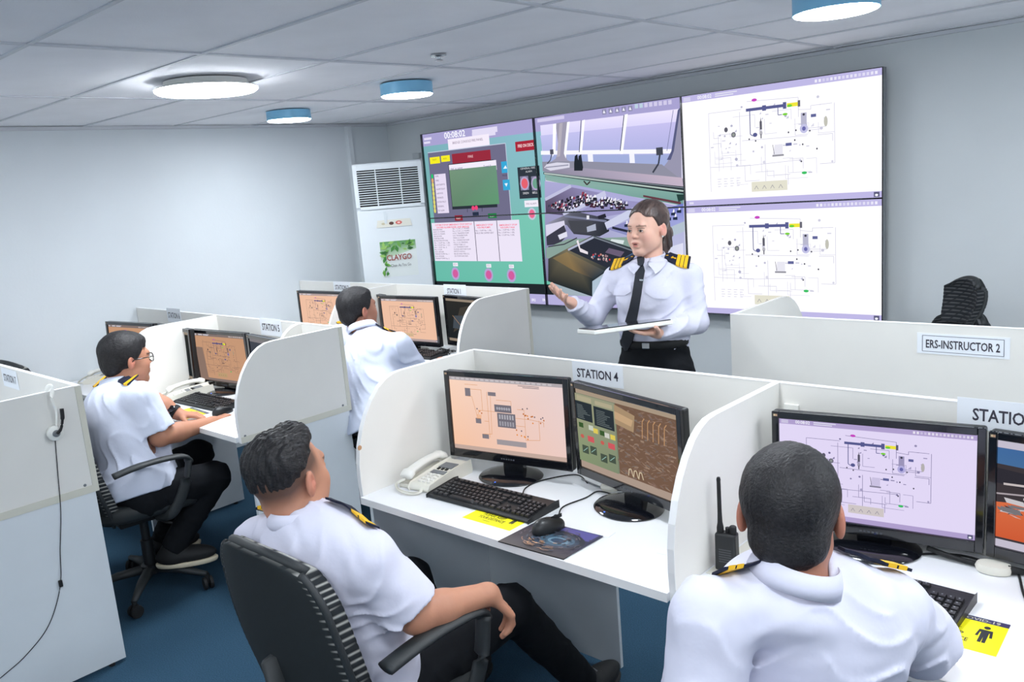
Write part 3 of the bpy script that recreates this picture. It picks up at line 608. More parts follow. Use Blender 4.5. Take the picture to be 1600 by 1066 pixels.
rr = random.Random(11); L1 = ['BOILER FIRE', 'AUX C.F. PUMPS', 'AUX F.O. PUMPS', 'GEN BLOWER', 'PURIF BLOWER', 'BLR BLOWER MOTORS', 'No. 1 SUP No. 1 (R)', 'No. 2 SUP No. 1 (L)', 'No. 1 SUP No. 2', 'No. 3 SUP', 'AUX. BOILER', 'TRANSF PUMP No. 1', 'AUX. BOILER', 'TRANSF PUMP No. 2']
L2 = ['No. 1 C.W. L.T. PUMPS', 'No. 2 C.W. L.T. PUMPS', 'H.F.O. TRANSFER PUMP', 'D.O. TRANSFER PUMP', 'MAIN L.O. PUMP', 'No. 1 GENERATOR PUMP', 'No. 2 L.O. PRIMING', 'STERN TUBE L.O.', 'L.O. TRANSFER PUMP', 'SLUDGE AND PURIF PUMP', 'REMOTE CONTROL', 'BILGE AND FIRE G.S.', 'OIL PURIF AND BLR']
for k, s_ in enumerate(L1): y = 360.5+k*3.45; TT(s_, 675+k*.25, y, 675+k*.25+1.28*len(s_), 2.2, (86, 74, 100))
for k, s_ in enumerate(L2): y = 359+k*3.55; TT(s_, 705+k*.25, y, 705+k*.25+1.25*len(s_), 2.2, (86, 74, 100))
for k, s_ in enumerate(['No. 1 SUP No. 1 (R)', 'FORCE FIRE DAMPER VENT']): TT(s_, 741, 362+k*4, 741+1.3*len(s_), 2.4, (86, 74, 100))
for k, s_ in enumerate(['No. 1 SUP No. 1 (R)', 'No. 2 SUP No. 1 (R)', 'No. 3 SUP No. 2 (R)']): TT(s_, 777, 361+k*4, 777+1.3*len(s_), 2.4, (86, 74, 100))
for k, (x, y) in enumerate([(709.5, 428), (761.5, 430), (797, 431)]):
    RR(x-4, y-17, x+4, y-11.5, (244, 240, 250)); TT('ES%d' % (k+1), x-2.5, y-13, x+2.5, 3.2, (120, 100, 140)); DD(x, y, .046, (176, 160, 206), .052); DD(x, y, .031, (206, 92, 156), .034)
for (x, s_) in ((829, 'ER2'), (846, 'ER3')): TT(s_, x, 471, x+6, 4, (244, 244, 255), True)
# ship's bridge picture
xa = XM+.003; z1 = ZT-.095
sky = (232, 226, 250)
f.poly([(xa, ZB+.075), (X0+2*CW-.004, ZB+.075), (X0+2*CW-.004, z1), (xa, z1)], [(150, 168, 176), (190, 196, 214), (232, 226, 252), (236, 230, 252)])
PP([(842, 196), (1060, 170), (1056, 225), (845, 236)], [(226, 220, 250), (236, 228, 254), (190, 188, 236), (206, 202, 238)])
PP([(842, 212), (1058, 190), (1052, 262), (848, 250)], [(192, 192, 236), (196, 190, 236), (158, 166, 214), (166, 172, 218)])
PP([(843, 236), (1056, 233), (1055, 240), (843, 242)], (244, 244, 254)); PP([(844, 243), (1052, 242), (1040, 262), (846, 254)], (160, 172, 216))
for x in (920, 985): PP([(x-4, 240), (x+4, 240), (x+5, 255), (x-3, 255)], (240, 240, 252))
PP([(866, 193), (884, 190), (880, 236), (884, 250), (892, 254), (858, 254), (866, 248), (871, 236)], (156, 152, 172)); PP([(872, 193), (877, 192), (873, 244), (868, 246)], (178, 172, 184))
PP([(862, 194), (867, 193), (866, 236), (861, 246)], (250, 250, 255)); PP([(884, 191), (888, 190), (882, 248), (879, 240)], (250, 250, 255))
PP([(908, 188), (912, 187), (907, 241), (903, 241)], (250, 250, 255)); LL([(906, 188), (903, 238)], .006, (60, 66, 90)); PP([(974, 179), (979, 178), (971, 241), (967, 241)], (250, 250, 255)); LL([(973, 180), (967, 236)], .006, (60, 66, 90)); LL([(1050, 172), (1040, 236)], .004, (120, 124, 160))
PP([(1062, 166), (1063, 280), (1050, 275), (1034, 262), (1041, 253), (1047, 238), (1057, 180)], (150, 148, 172)); PP([(1057, 172), (1061, 168), (1051, 236), (1046, 250), (1040, 250), (1047, 236)], (88, 92, 128))
PP([(845, 253), (900, 252), (1032, 257), (1056, 276), (1066, 280), (1066, 291), (846, 268)], (142, 142, 160)); PP([(850, 267), (900, 262), (1064, 278), (1066, 294), (848, 272)], [(150, 146, 166), (156, 150, 172), (196, 178, 196), (190, 176, 196), (130, 126, 146)])
for x in (898, 904): PP([(x-2, 244), (x+2, 241), (x+5, 262), (x+4, 267), (x-3, 267), (x-3, 255)], (36, 42, 50))
PP([(848, 262), (852, 257), (868, 254), (888, 255), (888, 262), (858, 267)], (214, 212, 228)); LL([(850, 262), (886, 258)], .008, (150, 150, 170))
RR(1023, 231, 1034, 242, (68, 72, 84)); LL([(1029, 242), (1027, 256), (1018, 270)], .012, (60, 64, 78)); RR(857, 234, 863, 241, (80, 82, 96)); LL([(860, 241), (858, 250), (853, 256)], .008, (80, 82, 96))
PP([(847, 269), (1068, 292), (1068, 306), (847, 272.5)], (40, 50, 56)); LL([(848, 271), (1068, 299)], .010, (180, 196, 190)); LL([(848, 269.5), (1068, 294)], .006, (120, 130, 140))
PP([(849, 273), (1066, 303), (1066, 322), (906, 293), (851, 282)], [(130, 168, 160), (126, 166, 158), (110, 150, 146), (130, 170, 162), (140, 172, 166)])
LL([(910, 283), (915, 289), (920, 284)], .010, (60, 50, 50)); PP([(1003, 305), (1062, 316), (1062, 320), (1003, 308)], (100, 60, 70)); PP([(1055, 304), (1068, 304), (1068, 312), (1058, 316)], (40, 66, 62))
PP([(849, 283), (900, 290), (1066, 324), (1068, 400), (1050, 412), (850, 440)], [(170, 168, 210), (168, 166, 212), (172, 170, 214), (186, 190, 220), (200, 204, 226), (120, 120, 150)])
PP([(850, 314), (886, 292), (944, 303), (880, 337), (851, 334)], [(96, 84, 110), (130, 122, 160), (150, 146, 190), (92, 84, 112), (70, 60, 80)])
LL([(878, 336), (944, 302)], .035, (196, 198, 226)); LL([(850, 312), (890, 291)], .022, (190, 190, 220)); PP([(900, 334), (938, 310), (1000, 316), (985, 332), (925, 342)], (150, 146, 192))
rr = random.Random(21)
for k in range(150):
    t, s_ = rr.random(), rr.random()
    x = 853+t*66+s_*22-11*t; y = 320-t*24+s_*10+4*t
    c_ = rr.choice([(30, 30, 40), (40, 36, 50), (150, 60, 80), (230, 226, 240), (60, 60, 80), (28, 28, 36)])
    PP([(x, y), (x+2.6, y-.6), (x+2.2, y+3), (x-.4, y+3.4)], c_)
for k in range(70):
    t, s_ = rr.random(), rr.random(); x = 912+t*70; y = 306+t*12+s_*17-10*t*s_
    PP([(x, y), (x+1.2, y-4.5), (x+2.4, y-4), (x+2, y)], rr.choice([(236, 236, 246), (250, 250, 255), (60, 60, 76)])); PP([(x-1, y), (x+4, y), (x+4, y+3), (x-1, y+3)], rr.choice([(34, 36, 48), (44, 44, 60), (70, 40, 56)]))
PP([(853, 349), (895, 330), (940, 340), (952, 344), (950, 362), (935, 370), (895, 366), (884, 352)], [(150, 150, 170), (90, 92, 106), (60, 64, 74), (44, 48, 60), (40, 46, 54), (50, 54, 62), (60, 62, 70), (90, 90, 104)])
LL([(880, 338), (946, 346)], .014, (120, 124, 150)); PP([(886, 345), (925, 346), (920, 364), (892, 362)], (70, 72, 80)); PP([(915, 355), (929, 350), (930, 360), (916, 363)], (170, 176, 196)); PP([(915, 337), (919, 337), (919, 343), (915, 343)], (230, 230, 240)); PP([(932, 338), (944, 334), (946, 340), (934, 343)], (40, 40, 52))
LL([(945, 354), (990, 330)], .05, (200, 204, 230)); PP([(946, 358), (1000, 338), (1066, 318), (1068, 350), (990, 372)], [(140, 140, 190), (140, 140, 196), (110, 120, 200), (160, 166, 220), (132, 140, 186)]); LL([(955, 356), (1005, 368)], .016, (40, 44, 60))
for (x, y) in [(976, 352), (1049, 334), (1058, 330), (1042, 342), (1052, 341)]: PP([(x, y), (x+1.6, y-7), (x+3.4, y-6), (x+3, y)], (236, 236, 246)); PP([(x-2, y-1), (x+5, y-2), (x+5, y+3), (x-2, y+3)], (36, 46, 70))
PP([(1005, 372), (1068, 346), (1068, 362), (1020, 380)], (176, 190, 204))
PP([(851, 352), (880, 345), (882, 358), (852, 372)], (214, 210, 232)); PP([(852, 370), (880, 352), (885, 368), (872, 382), (853, 384)], (60, 60, 74)); PP([(870, 368), (884, 362), (885, 370), (873, 375)], (220, 220, 236))
PP([(852, 388), (885, 374), (1000, 370), (1010, 385), (950, 400), (852, 404)], (136, 160, 152)); LL([(855, 386), (880, 382), (900, 372)], .008, (60, 60, 70)); PP([(954, 374), (974, 376), (972, 382), (951, 378)], (214, 224, 226))
PP([(855, 405), (886, 388), (925, 368), (1000, 392), (950, 422), (924, 440), (924, 464), (855, 440)], [(60, 62, 60), (120, 112, 90), (70, 78, 86), (40, 52, 60), (40, 50, 58), (36, 46, 52), (30, 40, 46), (40, 44, 46)])
PP([(886, 391), (926, 371), (992, 394), (949, 420)], (44, 48, 60)); LL([(886, 391), (926, 371)], .014, (170, 176, 200)); LL([(926, 371), (992, 394)], .008, (120, 128, 140)); LL([(992, 394), (949, 420)], .012, (70, 96, 130))
PP([(862, 404), (884, 394), (944, 424), (926, 436), (896, 424)], [(120, 104, 76), (140, 120, 84), (60, 70, 78), (46, 56, 64), (130, 108, 74)]); PP([(950, 388), (974, 394), (968, 402), (944, 395)], (104, 92, 116))
PP([(899, 377), (902, 375), (905, 388), (917, 394), (917, 398), (905, 394)], (230, 222, 230))
for k in range(26): x = 922+rr.random()*30; y = 397+rr.random()*9+(x-922)*.18-2; DD(x, y, .007, rr.choice([(190, 130, 120), (206, 190, 186), (150, 120, 130), (196, 60, 70), (70, 130, 170)]))
PP([(924, 440), (1000, 400), (1066, 380), (1067, 472), (924, 466)], [(170, 190, 206), (176, 196, 214), (220, 220, 240), (226, 222, 244), (180, 196, 212)])
# toolbar icons on the lavender bar
for k in range(5): x = 939+k*10.2; RR(x, 171-k*1.3, x+7, 178.5-k*1.3, (140, 138, 170)); PP([(x+3, 172-k*1.3), (x+5.5, 177-k*1.3), (x+1.5, 177-k*1.3)], (240, 240, 250))
for k in range(8): x = 990+k*7.5; RR(x, 163-k*.9, x+5.5, 169-k*.9, (186, 206, 222) if k < 2 else (206, 200, 230))
LL([(838, 189), (880, 183)], .022, (206, 200, 232))
print('wall layers', f.k)
# the two diagram panels
for rrow, sd in ((1, 2), (0, 2)):
    x0 = X0+2*CW+.004; z0 = ZB+RH*rrow+.004
    g = Flat((x0, .008, z0), (CW-.012, 0, 0), (0, 0, RH-.008), (0, -1, 0), .00001)
    schematic(g, (252, 251, 255), (96, 96, 140), (188, 182, 226), sd, .0022, strong=.75); o = len(f.mb.v)
    f.mb.v += g.mb.v; f.mb.f += [tuple(i+o for i in p) for p in g.mb.f]; f.mb.c += g.mb.c
f.mb.build('display_image', 'wallscreen', VW, attr=True)
for i in range(3):
    for j in range(2):
        a, b_ = X0+i*CW, ZB+j*RH
        pn = MB().b(a+.0008, a+CW-.0008, .0175, .034, b_+.0008, b_+RH-.0008).build('screen_panel', 'black', VW, bev=.002)
        bz = MB(); t_ = .0042
        for (x0, x1, z0, z1) in ((a, a+t_, b_, b_+RH), (a+CW-t_, a+CW, b_, b_+RH), (a+t_, a+CW-t_, b_, b_+t_), (a+t_, a+CW-t_, b_+RH-t_, b_+RH)): bz.b(x0, x1, -.004, .018, z0, z1)
        bz.build('bezel', 'gloss', pn)
MB().b(X3, X3+.006, .0, .03, ZB+.002, ZT-.002).build('side_frame', 'grey', VW)
for (x, zc) in ((-4.5, 1.2), (-4.5, 1.9), (-2.2, 1.2), (-2.2, 1.9)): MB().b(x-.1, x+.1, .034, .119, zc-.1, zc+.1).build('wall_mount', 'dark', VW)
# ================================================================ small desk things
def keyboard(x, y, rz, label, stuff=False, z=HD):
    t = thing('keyboard', label, 'keyboard', (x, y, z), rz)
    b = MB(); W, D = .445, .150
    b.prism([(-D/2, 0), (D/2, 0), (D/2, .022), (D/2-.02, .024), (-D/2+.01, .012), (-D/2, .009)], 'x', -W/2, W/2); b.build('body', 'black', t, bev=.004)
    P = .0187; rows = [(-.053, [1.25, 1.25, 1.25, 6.25, 1.25, 1.25, 1.25, 1.25]), (-.034, [2.25]+[1]*10+[2.75]), (-.0155, [1.75]+[1]*11+[2.25]), (.003, [1.5]+[1]*12+[1.5]), (.0217, [1]*13+[2]), (.049, [1, -.6, 1, 1, 1, 1, -.5, 1, 1, 1, 1, -.5, 1, 1, 1, 1])]
    keys = []
    def zz(yy): return .012+(yy+D/2-.01)/(D-.03)*.012
    for yy, ws in rows:
        xx = -W/2+.013
        tot = sum(abs(v) for v in ws); sc = P*15/tot
        for v in ws:
            if v > 0: keys.append((xx+v*sc/2, yy, v*sc-.0032))
            xx += abs(v)*sc
    x0 = -W/2+.013+15.35*P
    for yy in (.049, .0217, .003, -.053):
        for k in range(3):
            if yy == -.053 or True: keys.append((x0+(k+.5)*P, yy, P-.0032))
    keys.append((x0+1.5*P, -.034, P-.0032))
    x1 = x0+3.35*P
    for yy in (.0217, .003, -.0155, -.034, -.053):
        for k in range(4): keys.append((x1+(k+.5)*P*.96, yy, P*.96-.0032))
    meshes = {}; allk = MB(); leg = MB()
    for (a, b_, w) in keys:
        k = round(w, 4)
        if stuff: allk.box((a, b_, zz(b_)+.003), (w, P-.0032, .008), rx=.1, taper=.82)
        else:
            if k not in meshes: meshes[k] = MB().box((0, 0, 0), (w, P-.0032, .008), taper=.82).mesh('key', False)
            o = link('key', meshes[k], 'key', t); o.location = (a, b_, zz(b_)+.003); o.rotation_euler = (.1, 0, 0)
        if w < .03: leg.box((a-.002, b_+.002, zz(b_)+.0073), (.0035, .0035, .0003), rx=.1)
    if stuff: tag(allk.build('keys', 'key', t), kind='stuff')
    tag(leg.build('key_legends', 'grey', t), kind='stuff')
    return t
c1 = (np.array([-2.081, 1.725])+np.array([-2.103, 1.878])+np.array([-1.624, 1.885])+np.array([-1.601, 1.744]))/4
keyboard(c1[0], c1[1], R_(1.5), 'black keyboard on the STATION 4 desk beside the white telephone')
keyboard(-.685, 1.878, R_(-1), 'black keyboard in front of the man at the lower right, mostly behind his arm')
keyboard(-4.11, 2.02, R_(2), 'black keyboard on the STATION 5 desk under the brown-orange monitor', True)
keyboard(-3.98, 3.33, R_(3), 'black keyboard in the back row beyond the seated man', True)

def mouse(x, y, rz, label, z=HD):
    t = thing('mouse', label, 'mouse', (x, y, z), rz); n, mm = 20, 9; vs = []
    b = MB(); prof = [(1, 0), (1.02, .006), (1, .014), (.93, .022), (.8, .029), (.6, .034), (.35, .037), (.02, .038)]
    for (r, zc) in prof:
        for i in range(n):
            a = 2*PI*i/n; vs.append((.031*r*math.cos(a), .056*r*math.sin(a)-(.006*(1-r)), zc*(1-.12*math.sin(a))))
    fs = [(j*n+i, j*n+(i+1) % n, (j+1)*n+(i+1) % n, (j+1)*n+i) for j in range(len(prof)-1) for i in range(n)]+[tuple(range(n-1, -1, -1)), tuple(range((len(prof)-1)*n, len(prof)*n))]
    b.add(vs, fs); b.build('shell', 'black', t, smooth=True)
    MB().lathe([(.009, -.0035), (.0095, 0), (.009, .0035)], 14, (0, .03, .029), Matrix.Rotation(PI/2, 3, 'Y')).build('scroll_wheel', 'dark', t, smooth='a')
    MB().b(-.0008, .0008, .012, .052, .026, .0368).build('button_gap', 'dark', t)
    return t
mouse(-1.545, 1.735, R_(-12), 'black mouse on the dark space-print mouse mat at STATION 4', HD+.004)
mouse(-3.845, 1.955, R_(5), 'black mouse under the right hand of the man in glasses', HD+.001)

def flat_thing(name, label, cat, pts, z, th, m, draw=None):
    c = np.mean(pts, 0); t = thing(name, label, cat, (c[0], c[1], z)); P = [(a-c[0], b-c[1]) for a, b in pts]
    MB().prism(P, 'z', 0, th).build('sheet', m, t)
    if draw:
        o = np.array(P[0]); X = np.array(P[1])-o; Y = np.array(P[3])-o
        f = Flat((o[0], o[1], th+.0003), (*X, 0), (*Y, 0), (0, 0, 1), .00006); draw(f); f.build('print', 'print_', t)
    return t
def pad_art(f):
    f.poly([(0, 0), (1, 0), (1, 1), (0, 1)], [(58, 56, 56), (60, 58, 60), (66, 68, 100), (40, 44, 60)]); f.poly([(.42, .62), (.95, .70), (.95, .98), (.45, .98)], (92, 88, 150))
    f.disc(.55, .5, .42, .34, (52, 56, 66), n=28); f.disc(.57, .5, .33, .26, (62, 74, 90), n=28); f.disc(.60, .5, .24, .19, (78, 104, 122), n=28); f.disc(.63, .49, .15, .11, (120, 150, 168), n=28); f.disc(.62, .49, .10, .08, (50, 74, 96), n=24)
    rr = random.Random(4)
    for k in range(110):
        a = rr.uniform(0, 2*PI); r = rr.uniform(.12, .47); x, y = .55+r*math.cos(a), .5+r*.9*math.sin(a); da = rr.uniform(.1, .35); r2 = r+rr.uniform(-.02, .03)
        c = rr.choice([(190, 144, 104), (140, 108, 86)]) if y < .34 and x < .7 else rr.choice([(92, 90, 100), (76, 72, 80), (112, 104, 110), (74, 88, 104), (60, 60, 70)])
        f.line([(x, y), (.55+r2*math.cos(a+da/2), .5+r2*.9*math.sin(a+da/2)), (.55+r*math.cos(a+da), .5+r*.9*math.sin(a+da))], rr.uniform(.008, .022), c)
flat_thing('mouse_mat', 'dark mouse mat with a swirling space print at STATION 4', 'mouse mat', [(-1.622, 1.598), (-1.388, 1.61), (-1.402, 1.763), (-1.617, 1.775)], HD, .003, 'dark', pad_art)
def notice(f):
    f.rect(0, 0, 1, 1, (244, 236, 24)); f.rect(0, .87, 1, 1, (48, 52, 92)); f.text('COVID-19 | COVID-19', .12, .895, .8, .075, (190, 190, 170), True)
    f.text('STOP IT !', .32, .62, .28, .13, (60, 58, 20), True); f.rect(.3, .57, .62, .583, (90, 88, 30))
    f.text('PLEASE KEEP', .22, .36, .44, .11, (40, 40, 20), True); f.text('YOUR DISTANCE', .2, .21, .52, .11, (40, 40, 20), True); f.rect(.36, .12, .5, .14, (120, 116, 40))
    g = (40, 44, 50); f.disc(.83, .73, .03, .045, g); f.poly([(.77, .66), (.89, .66), (.905, .45), (.88, .45), (.87, .58), (.865, .58), (.865, .28), (.835, .28), (.83, .45), (.825, .28), (.795, .28), (.795, .58), (.785, .58), (.78, .45), (.755, .45)], g)
def card(x, y, rz, label, W=.215, D=.145, z=HD):
    c, s = math.cos(rz), math.sin(rz); t = thing('notice_card', label, 'card', (x, y, z), rz)
    MB().b(-W/2-.006, W/2+.006, -D/2-.006, D/2+.006, 0, .0008).build('laminate', 'paper', t)
    f = Flat((-W/2, -D/2, .0011), (W, 0, 0), (0, D, 0), (0, 0, 1), .00005); notice(f); f.build('print', 'print_', t); return t
card(-.485, 1.812, R_(2), 'yellow laminated PLEASE KEEP YOUR DISTANCE card beside the keyboard at the lower right')
card(-1.745, 1.742, R_(1), 'yellow laminated PLEASE KEEP YOUR DISTANCE card half under the STATION 4 keyboard', W=.2)
card(-4.03, 1.86, R_(-4), 'yellow laminated PLEASE KEEP YOUR DISTANCE card beneath the watch arm of the man in glasses')
flat_thing('paper_sheet', 'small white paper lying on the STATION 4 desk behind the mouse mat', 'paper', [(-1.455, 1.80), (-1.37, 1.79), (-1.372, 1.83), (-1.45, 1.84)], HD, .0008, 'paper')
flat_thing('tape_patch', 'clear tape patch stuck to the STATION 4 desk near its right end', 'tape', [(-1.20, 1.78), (-1.10, 1.79), (-1.10, 1.86), (-1.19, 1.85)], HD, .0005, 'top')

def phone(x, y, rz, label, z=HD):
    t = thing('desk_telephone', label, 'telephone', (x, y, z), rz)
    b = MB(); b.prism([(-.11, 0), (.11, 0), (.115, .012), (.11, .046), (.02, .040), (-.105, .024), (-.115, .012)], 'x', -.005, .088); b.build('body', 'ivory', t, bev=.006)
    b = MB(); b.prism([(-.105, 0), (.105, 0), (.105, .028), (-.105, .014)], 'x', -.058, -.004); b.build('cradle', 'ivory', t, bev=.004)
    pts = spline([(-.034, -.10, .036), (-.034, -.07, .052), (-.034, 0, .064), (-.034, .07, .064), (-.034, .10, .052)], 6)
    rr = [.021 if (i < 6 or i > len(pts)-7) else .015 for i in range(len(pts))]; rr[0] = rr[-1] = .014
    MB().tube(pts, rr, 12, flat=(1.35, .8)).build('handset', 'white', t, smooth=True)
    f = Flat((.012, 0, 0), (1, 0, 0), (0, 1, 0), (0, 0, 1), .0003); f.k = 0
    kb = MB()
    for i in range(3):
        for j in range(4): kb.box((.022+.02*i, -.085+.017*j, .0295+.0022*j), (.014, .011, .006), rx=.12, taper=.85)
    tag(kb.build('keypad', 'white', t), kind='stuff')
    MB().box((.042, -.01, .0375), (.062, .022, .003), rx=.10).build('label_window', 'grey', t); MB().box((.042, .045, .0435), (.058, .042, .003), rx=.07).build('display', 'grey', t)
    for k in range(3): MB().box((.022+.018*k, .015, .0405), (.01, .012, .004), rx=.1).build('button', 'dark', t)
    pts = []
    path = spline([(-.034, -.105, .03), (-.05, -.13, .02), (-.02, -.15, .010), (.03, -.155, .008), (.06, -.135, .008), (.05, -.112, .012)], 12)
    for i, p in enumerate(path):
        for s_ in range(4):
            a = (i*4+s_)*PI/2*1.0; pts.append((p[0]+.0045*math.cos(a), p[1]+.002*math.sin(a), p[2]+.0045*math.sin(a)+.0006*s_))
    MB().tube(pts, .0022, 5).build('cord', 'ivory', t, smooth=True); return t
phone(-2.185, 1.855, R_(6), 'white desk telephone on the STATION 4 desk left of the keyboard')
phone(-4.43, 2.07, R_(-12), 'white desk telephone on the STATION 5 desk before the man in glasses')
phone(-5.42, 2.02, R_(-30), 'cream desk telephone on the desk behind the head of the man in glasses')

# cables, adapters, outlet
def cable(name, label, pts, r=.0022, m='dark', group=None): return tag(MB().tube(spline(pts, 8), r, 6).build(name, m, smooth=True), label, 'cable', group)
z = HD+.003
def D3(px, py, zz=HD+.003): p = on(px, py, 2, zz); return tuple(p)
cable('mouse_cable', 'thin black mouse cable curling up to the right STATION 4 monitor', [D3(863, 823, HD+.02), D3(872, 808), D3(880, 792), D3(915, 778), D3(934, 768), (-1.55, 2.06, z)])
cable('keyboard_cable', 'thin black keyboard cable running up from the STATION 4 keyboard', [D3(816, 777, HD+.01), D3(822, 762), D3(850, 750), D3(900, 742), (-1.68, 2.1, z)])
cable('monitor_cable', 'grey cable lying between the two STATION 4 monitors', [(-1.72, 2.12, z), (-1.60, 2.09, z), (-1.5, 2.12, z)], .003, 'grey')
cable('video_cable', 'black cable from the lower right monitor base toward the white plug', [D3(1400, 873), D3(1440, 866), D3(1500, 868), D3(1545, 880, HD+.01)], .003)
cable('thick_cable', 'thick black cables bundled behind the white plug at the lower right', [(-.62, 2.13, z+.02), (-.56, 2.13, z+.01), (-.50, 2.13, z+.006)], .0065)
cable('power_cable', 'black cable dropping along the right edge of the picture desk', [D3(1570, 886, HD+.01), D3(1590, 895), D3(1600, 930), (-.33, 1.9, z), (-.30, 1.75, z)], .003)
t = thing('video_plug', 'white and grey video plug on the desk between the lower right monitors', 'plug', (-.468, 2.125, HD), R_(8))
MB().lathe([(.002, 0), (.034, .002), (.037, .012), (.033, .022), (.002, .024)], 20, sx=1.1, sy=.75).build('plug_body', 'ivory', t, smooth='a'); MB().tube([(.03, 0, .012), (.055, .004, .012), (.07, .01, .01)], [.012, .008, .005], 8).build('strain_relief', 'dark', t, smooth=True)
t = thing('power_outlet', 'small white outlet plate on the back screen above the lower right monitor', 'outlet', (-1.005, YA-.0005, 1.045))
MB().b(-.022, .022, -.008, 0, -.04, .04).build('plate', 'white', t, bev=.002); MB().b(-.004, .004, -.0085, -.0075, -.022, -.014).build('socket_hole', 'dark', t)
t = thing('adapter', 'round cream adapter on the desk behind the right STATION 4 monitor', 'adapter', (-1.585, 2.10, HD)); MB().lathe([(.002, 0), (.03, .001), (.033, .01), (.028, .02), (.002, .021)], 20).build('adapter_case', 'ivory', t, smooth='a')
for i, (x, y, l) in enumerate([(-3.83, 3.42, 'tangled black cables on the back row desk beside the orange monitor')]):
    mb = MB(); rr = random.Random(i)
    for k in range(4): mb.tube(spline([(x+rr.uniform(-.1, .12), y+rr.uniform(-.06, .06), HD+.005+rr.uniform(0, .02)) for _ in range(5)], 6), .003, 6)
    tag(mb.build('cable_bundle', 'dark', smooth=True), l, 'cable', kind='stuff')
# screw on the inner face of the station 4 side screen + brown chip mark
for (px, py, m_, r_, lb) in [(562, 700, 'tbar', .009, None)]:
    p = on(px, py, 0, XA1+TH/2); tag(MB().lathe([(r_, 0), (r_*.8, .002)], 12, p, Matrix.Rotation(PI/2, 3, 'Y')).build('screw_cap', mat('brown_cap', (196, 150, 110), .5)), 'brown screw cap on the rounded side screen of STATION 4', 'screw cap')

# two-way radio standing at the divider
t = thing('two_way_radio', 'black two-way radio with long antenna standing by the divider at the lower right', 'radio', (-1.0, 1.80, HD), R_(10))
b = MB().box((0, 0, .05), (.056, .034, .10), taper=.96); b.build('body', 'black', t, bev=.005)
MB().lathe([(.009, .10), (.009, .112), (.0065, .125), (.0055, .15), (.005, .235), (.0055, .24), (.004, .246)], 12, (-.016, 0, 0)).build('antenna', 'dark', t, smooth='a')
MB().lathe([(.009, .10), (.009, .118), (.007, .12)], 14, (.017, 0, 0)).build('knob', 'dark', t, smooth='a'); MB().lathe([(.006, .10), (.006, .112)], 12, (.002, .004, 0)).build('knob', 'dark', t, smooth='a')
MB().box((0, .02, .06), (.02, .008, .07)).build('belt_clip', 'dark', t, bev=.002)
f = Flat((-.02, -.0175, .02), (.04, 0, 0), (0, 0, .05), (0, -1, 0), .0003)
for k in range(6): f.rect(0.1, .1+.13*k, .9, .16+.13*k, (70, 72, 76), k == 0)
f.build('speaker_grille', 'print_', t)
flat_thing('paper_pad', 'cream folder lying by the divider under the two-way radio', 'folder', [(-1.035, 1.75), (-.93, 1.74), (-.90, 2.0), (-1.035, 2.02)], HD, .004-.001*3.2, 'ivory')

# headset hung on the side screen of the left desk
hx = XC+TH/2
t = thing('headset', 'white headset with black microphone hung over the left desk side screen', 'headset', (hx, 1.05, HP)); hp = lambda px, py, dx=.0: (dx, on(px, py, 0, hx)[1]-1.05, on(px, py, 0, hx)[2]-HP)
pts = spline([(-.06, -.01, -.08), (-.045, -.01, -.01), (-.02, -.005, .014), (.004, .0, .012), hp(78, 622, .018), hp(84, 640, .022), hp(85, 660, .02), hp(84, 672, .012)], 6)
MB().tube(pts, .011, 10, flat=(.25, 1)).build('headband', 'white', t, smooth=True)
R = Matrix.Rotation(PI/2, 3, 'Y'); c = hp(84, 676, .008); MB().lathe([(.004, .018), (.018, .018), (.028, .012), (.030, .002), (.026, -.006), (.003, -.006)], 22, c, R).build('ear_cup', 'white', t, smooth='a')
MB().lathe([(.014, .0), (.013, .014), (.002, .016)], 16, (c[0]+.008, c[1], c[2]), R).build('ear_hub', 'grey', t, smooth='a')
MB().tube(spline([(c[0]+.026, c[1], c[2]), hp(90, 668, .034), hp(92, 652, .036), hp(91, 637, .034)], 6), [.006]*6+[.005]*6+[.0075]*7, 8).build('microphone_boom', 'dark', t, smooth=True)
h2 = XC+TH/2+.004
hw = lambda px, py: tuple(on(px, py, 0, h2))
cord = cable('cord', None, [hw(86, 684), hw(90, 735), hw(95, 800), hw(94, 860), hw(95, 905), hw(88, 945), hw(72, 985), hw(40, 1025), hw(10, 1052), hw(-15, 1072)], .0016); cord.parent = t; cord.location = -t.location; del cord['category']; cord['label'] = 'thin black hanging cord'
p = hw(94.5, 912); MB().box((p[0]+.002-t.location.x, p[1]-t.location.y, p[2]-t.location.z), (.009, .014, .028)).build('volume_switch', 'dark', t, bev=.003)

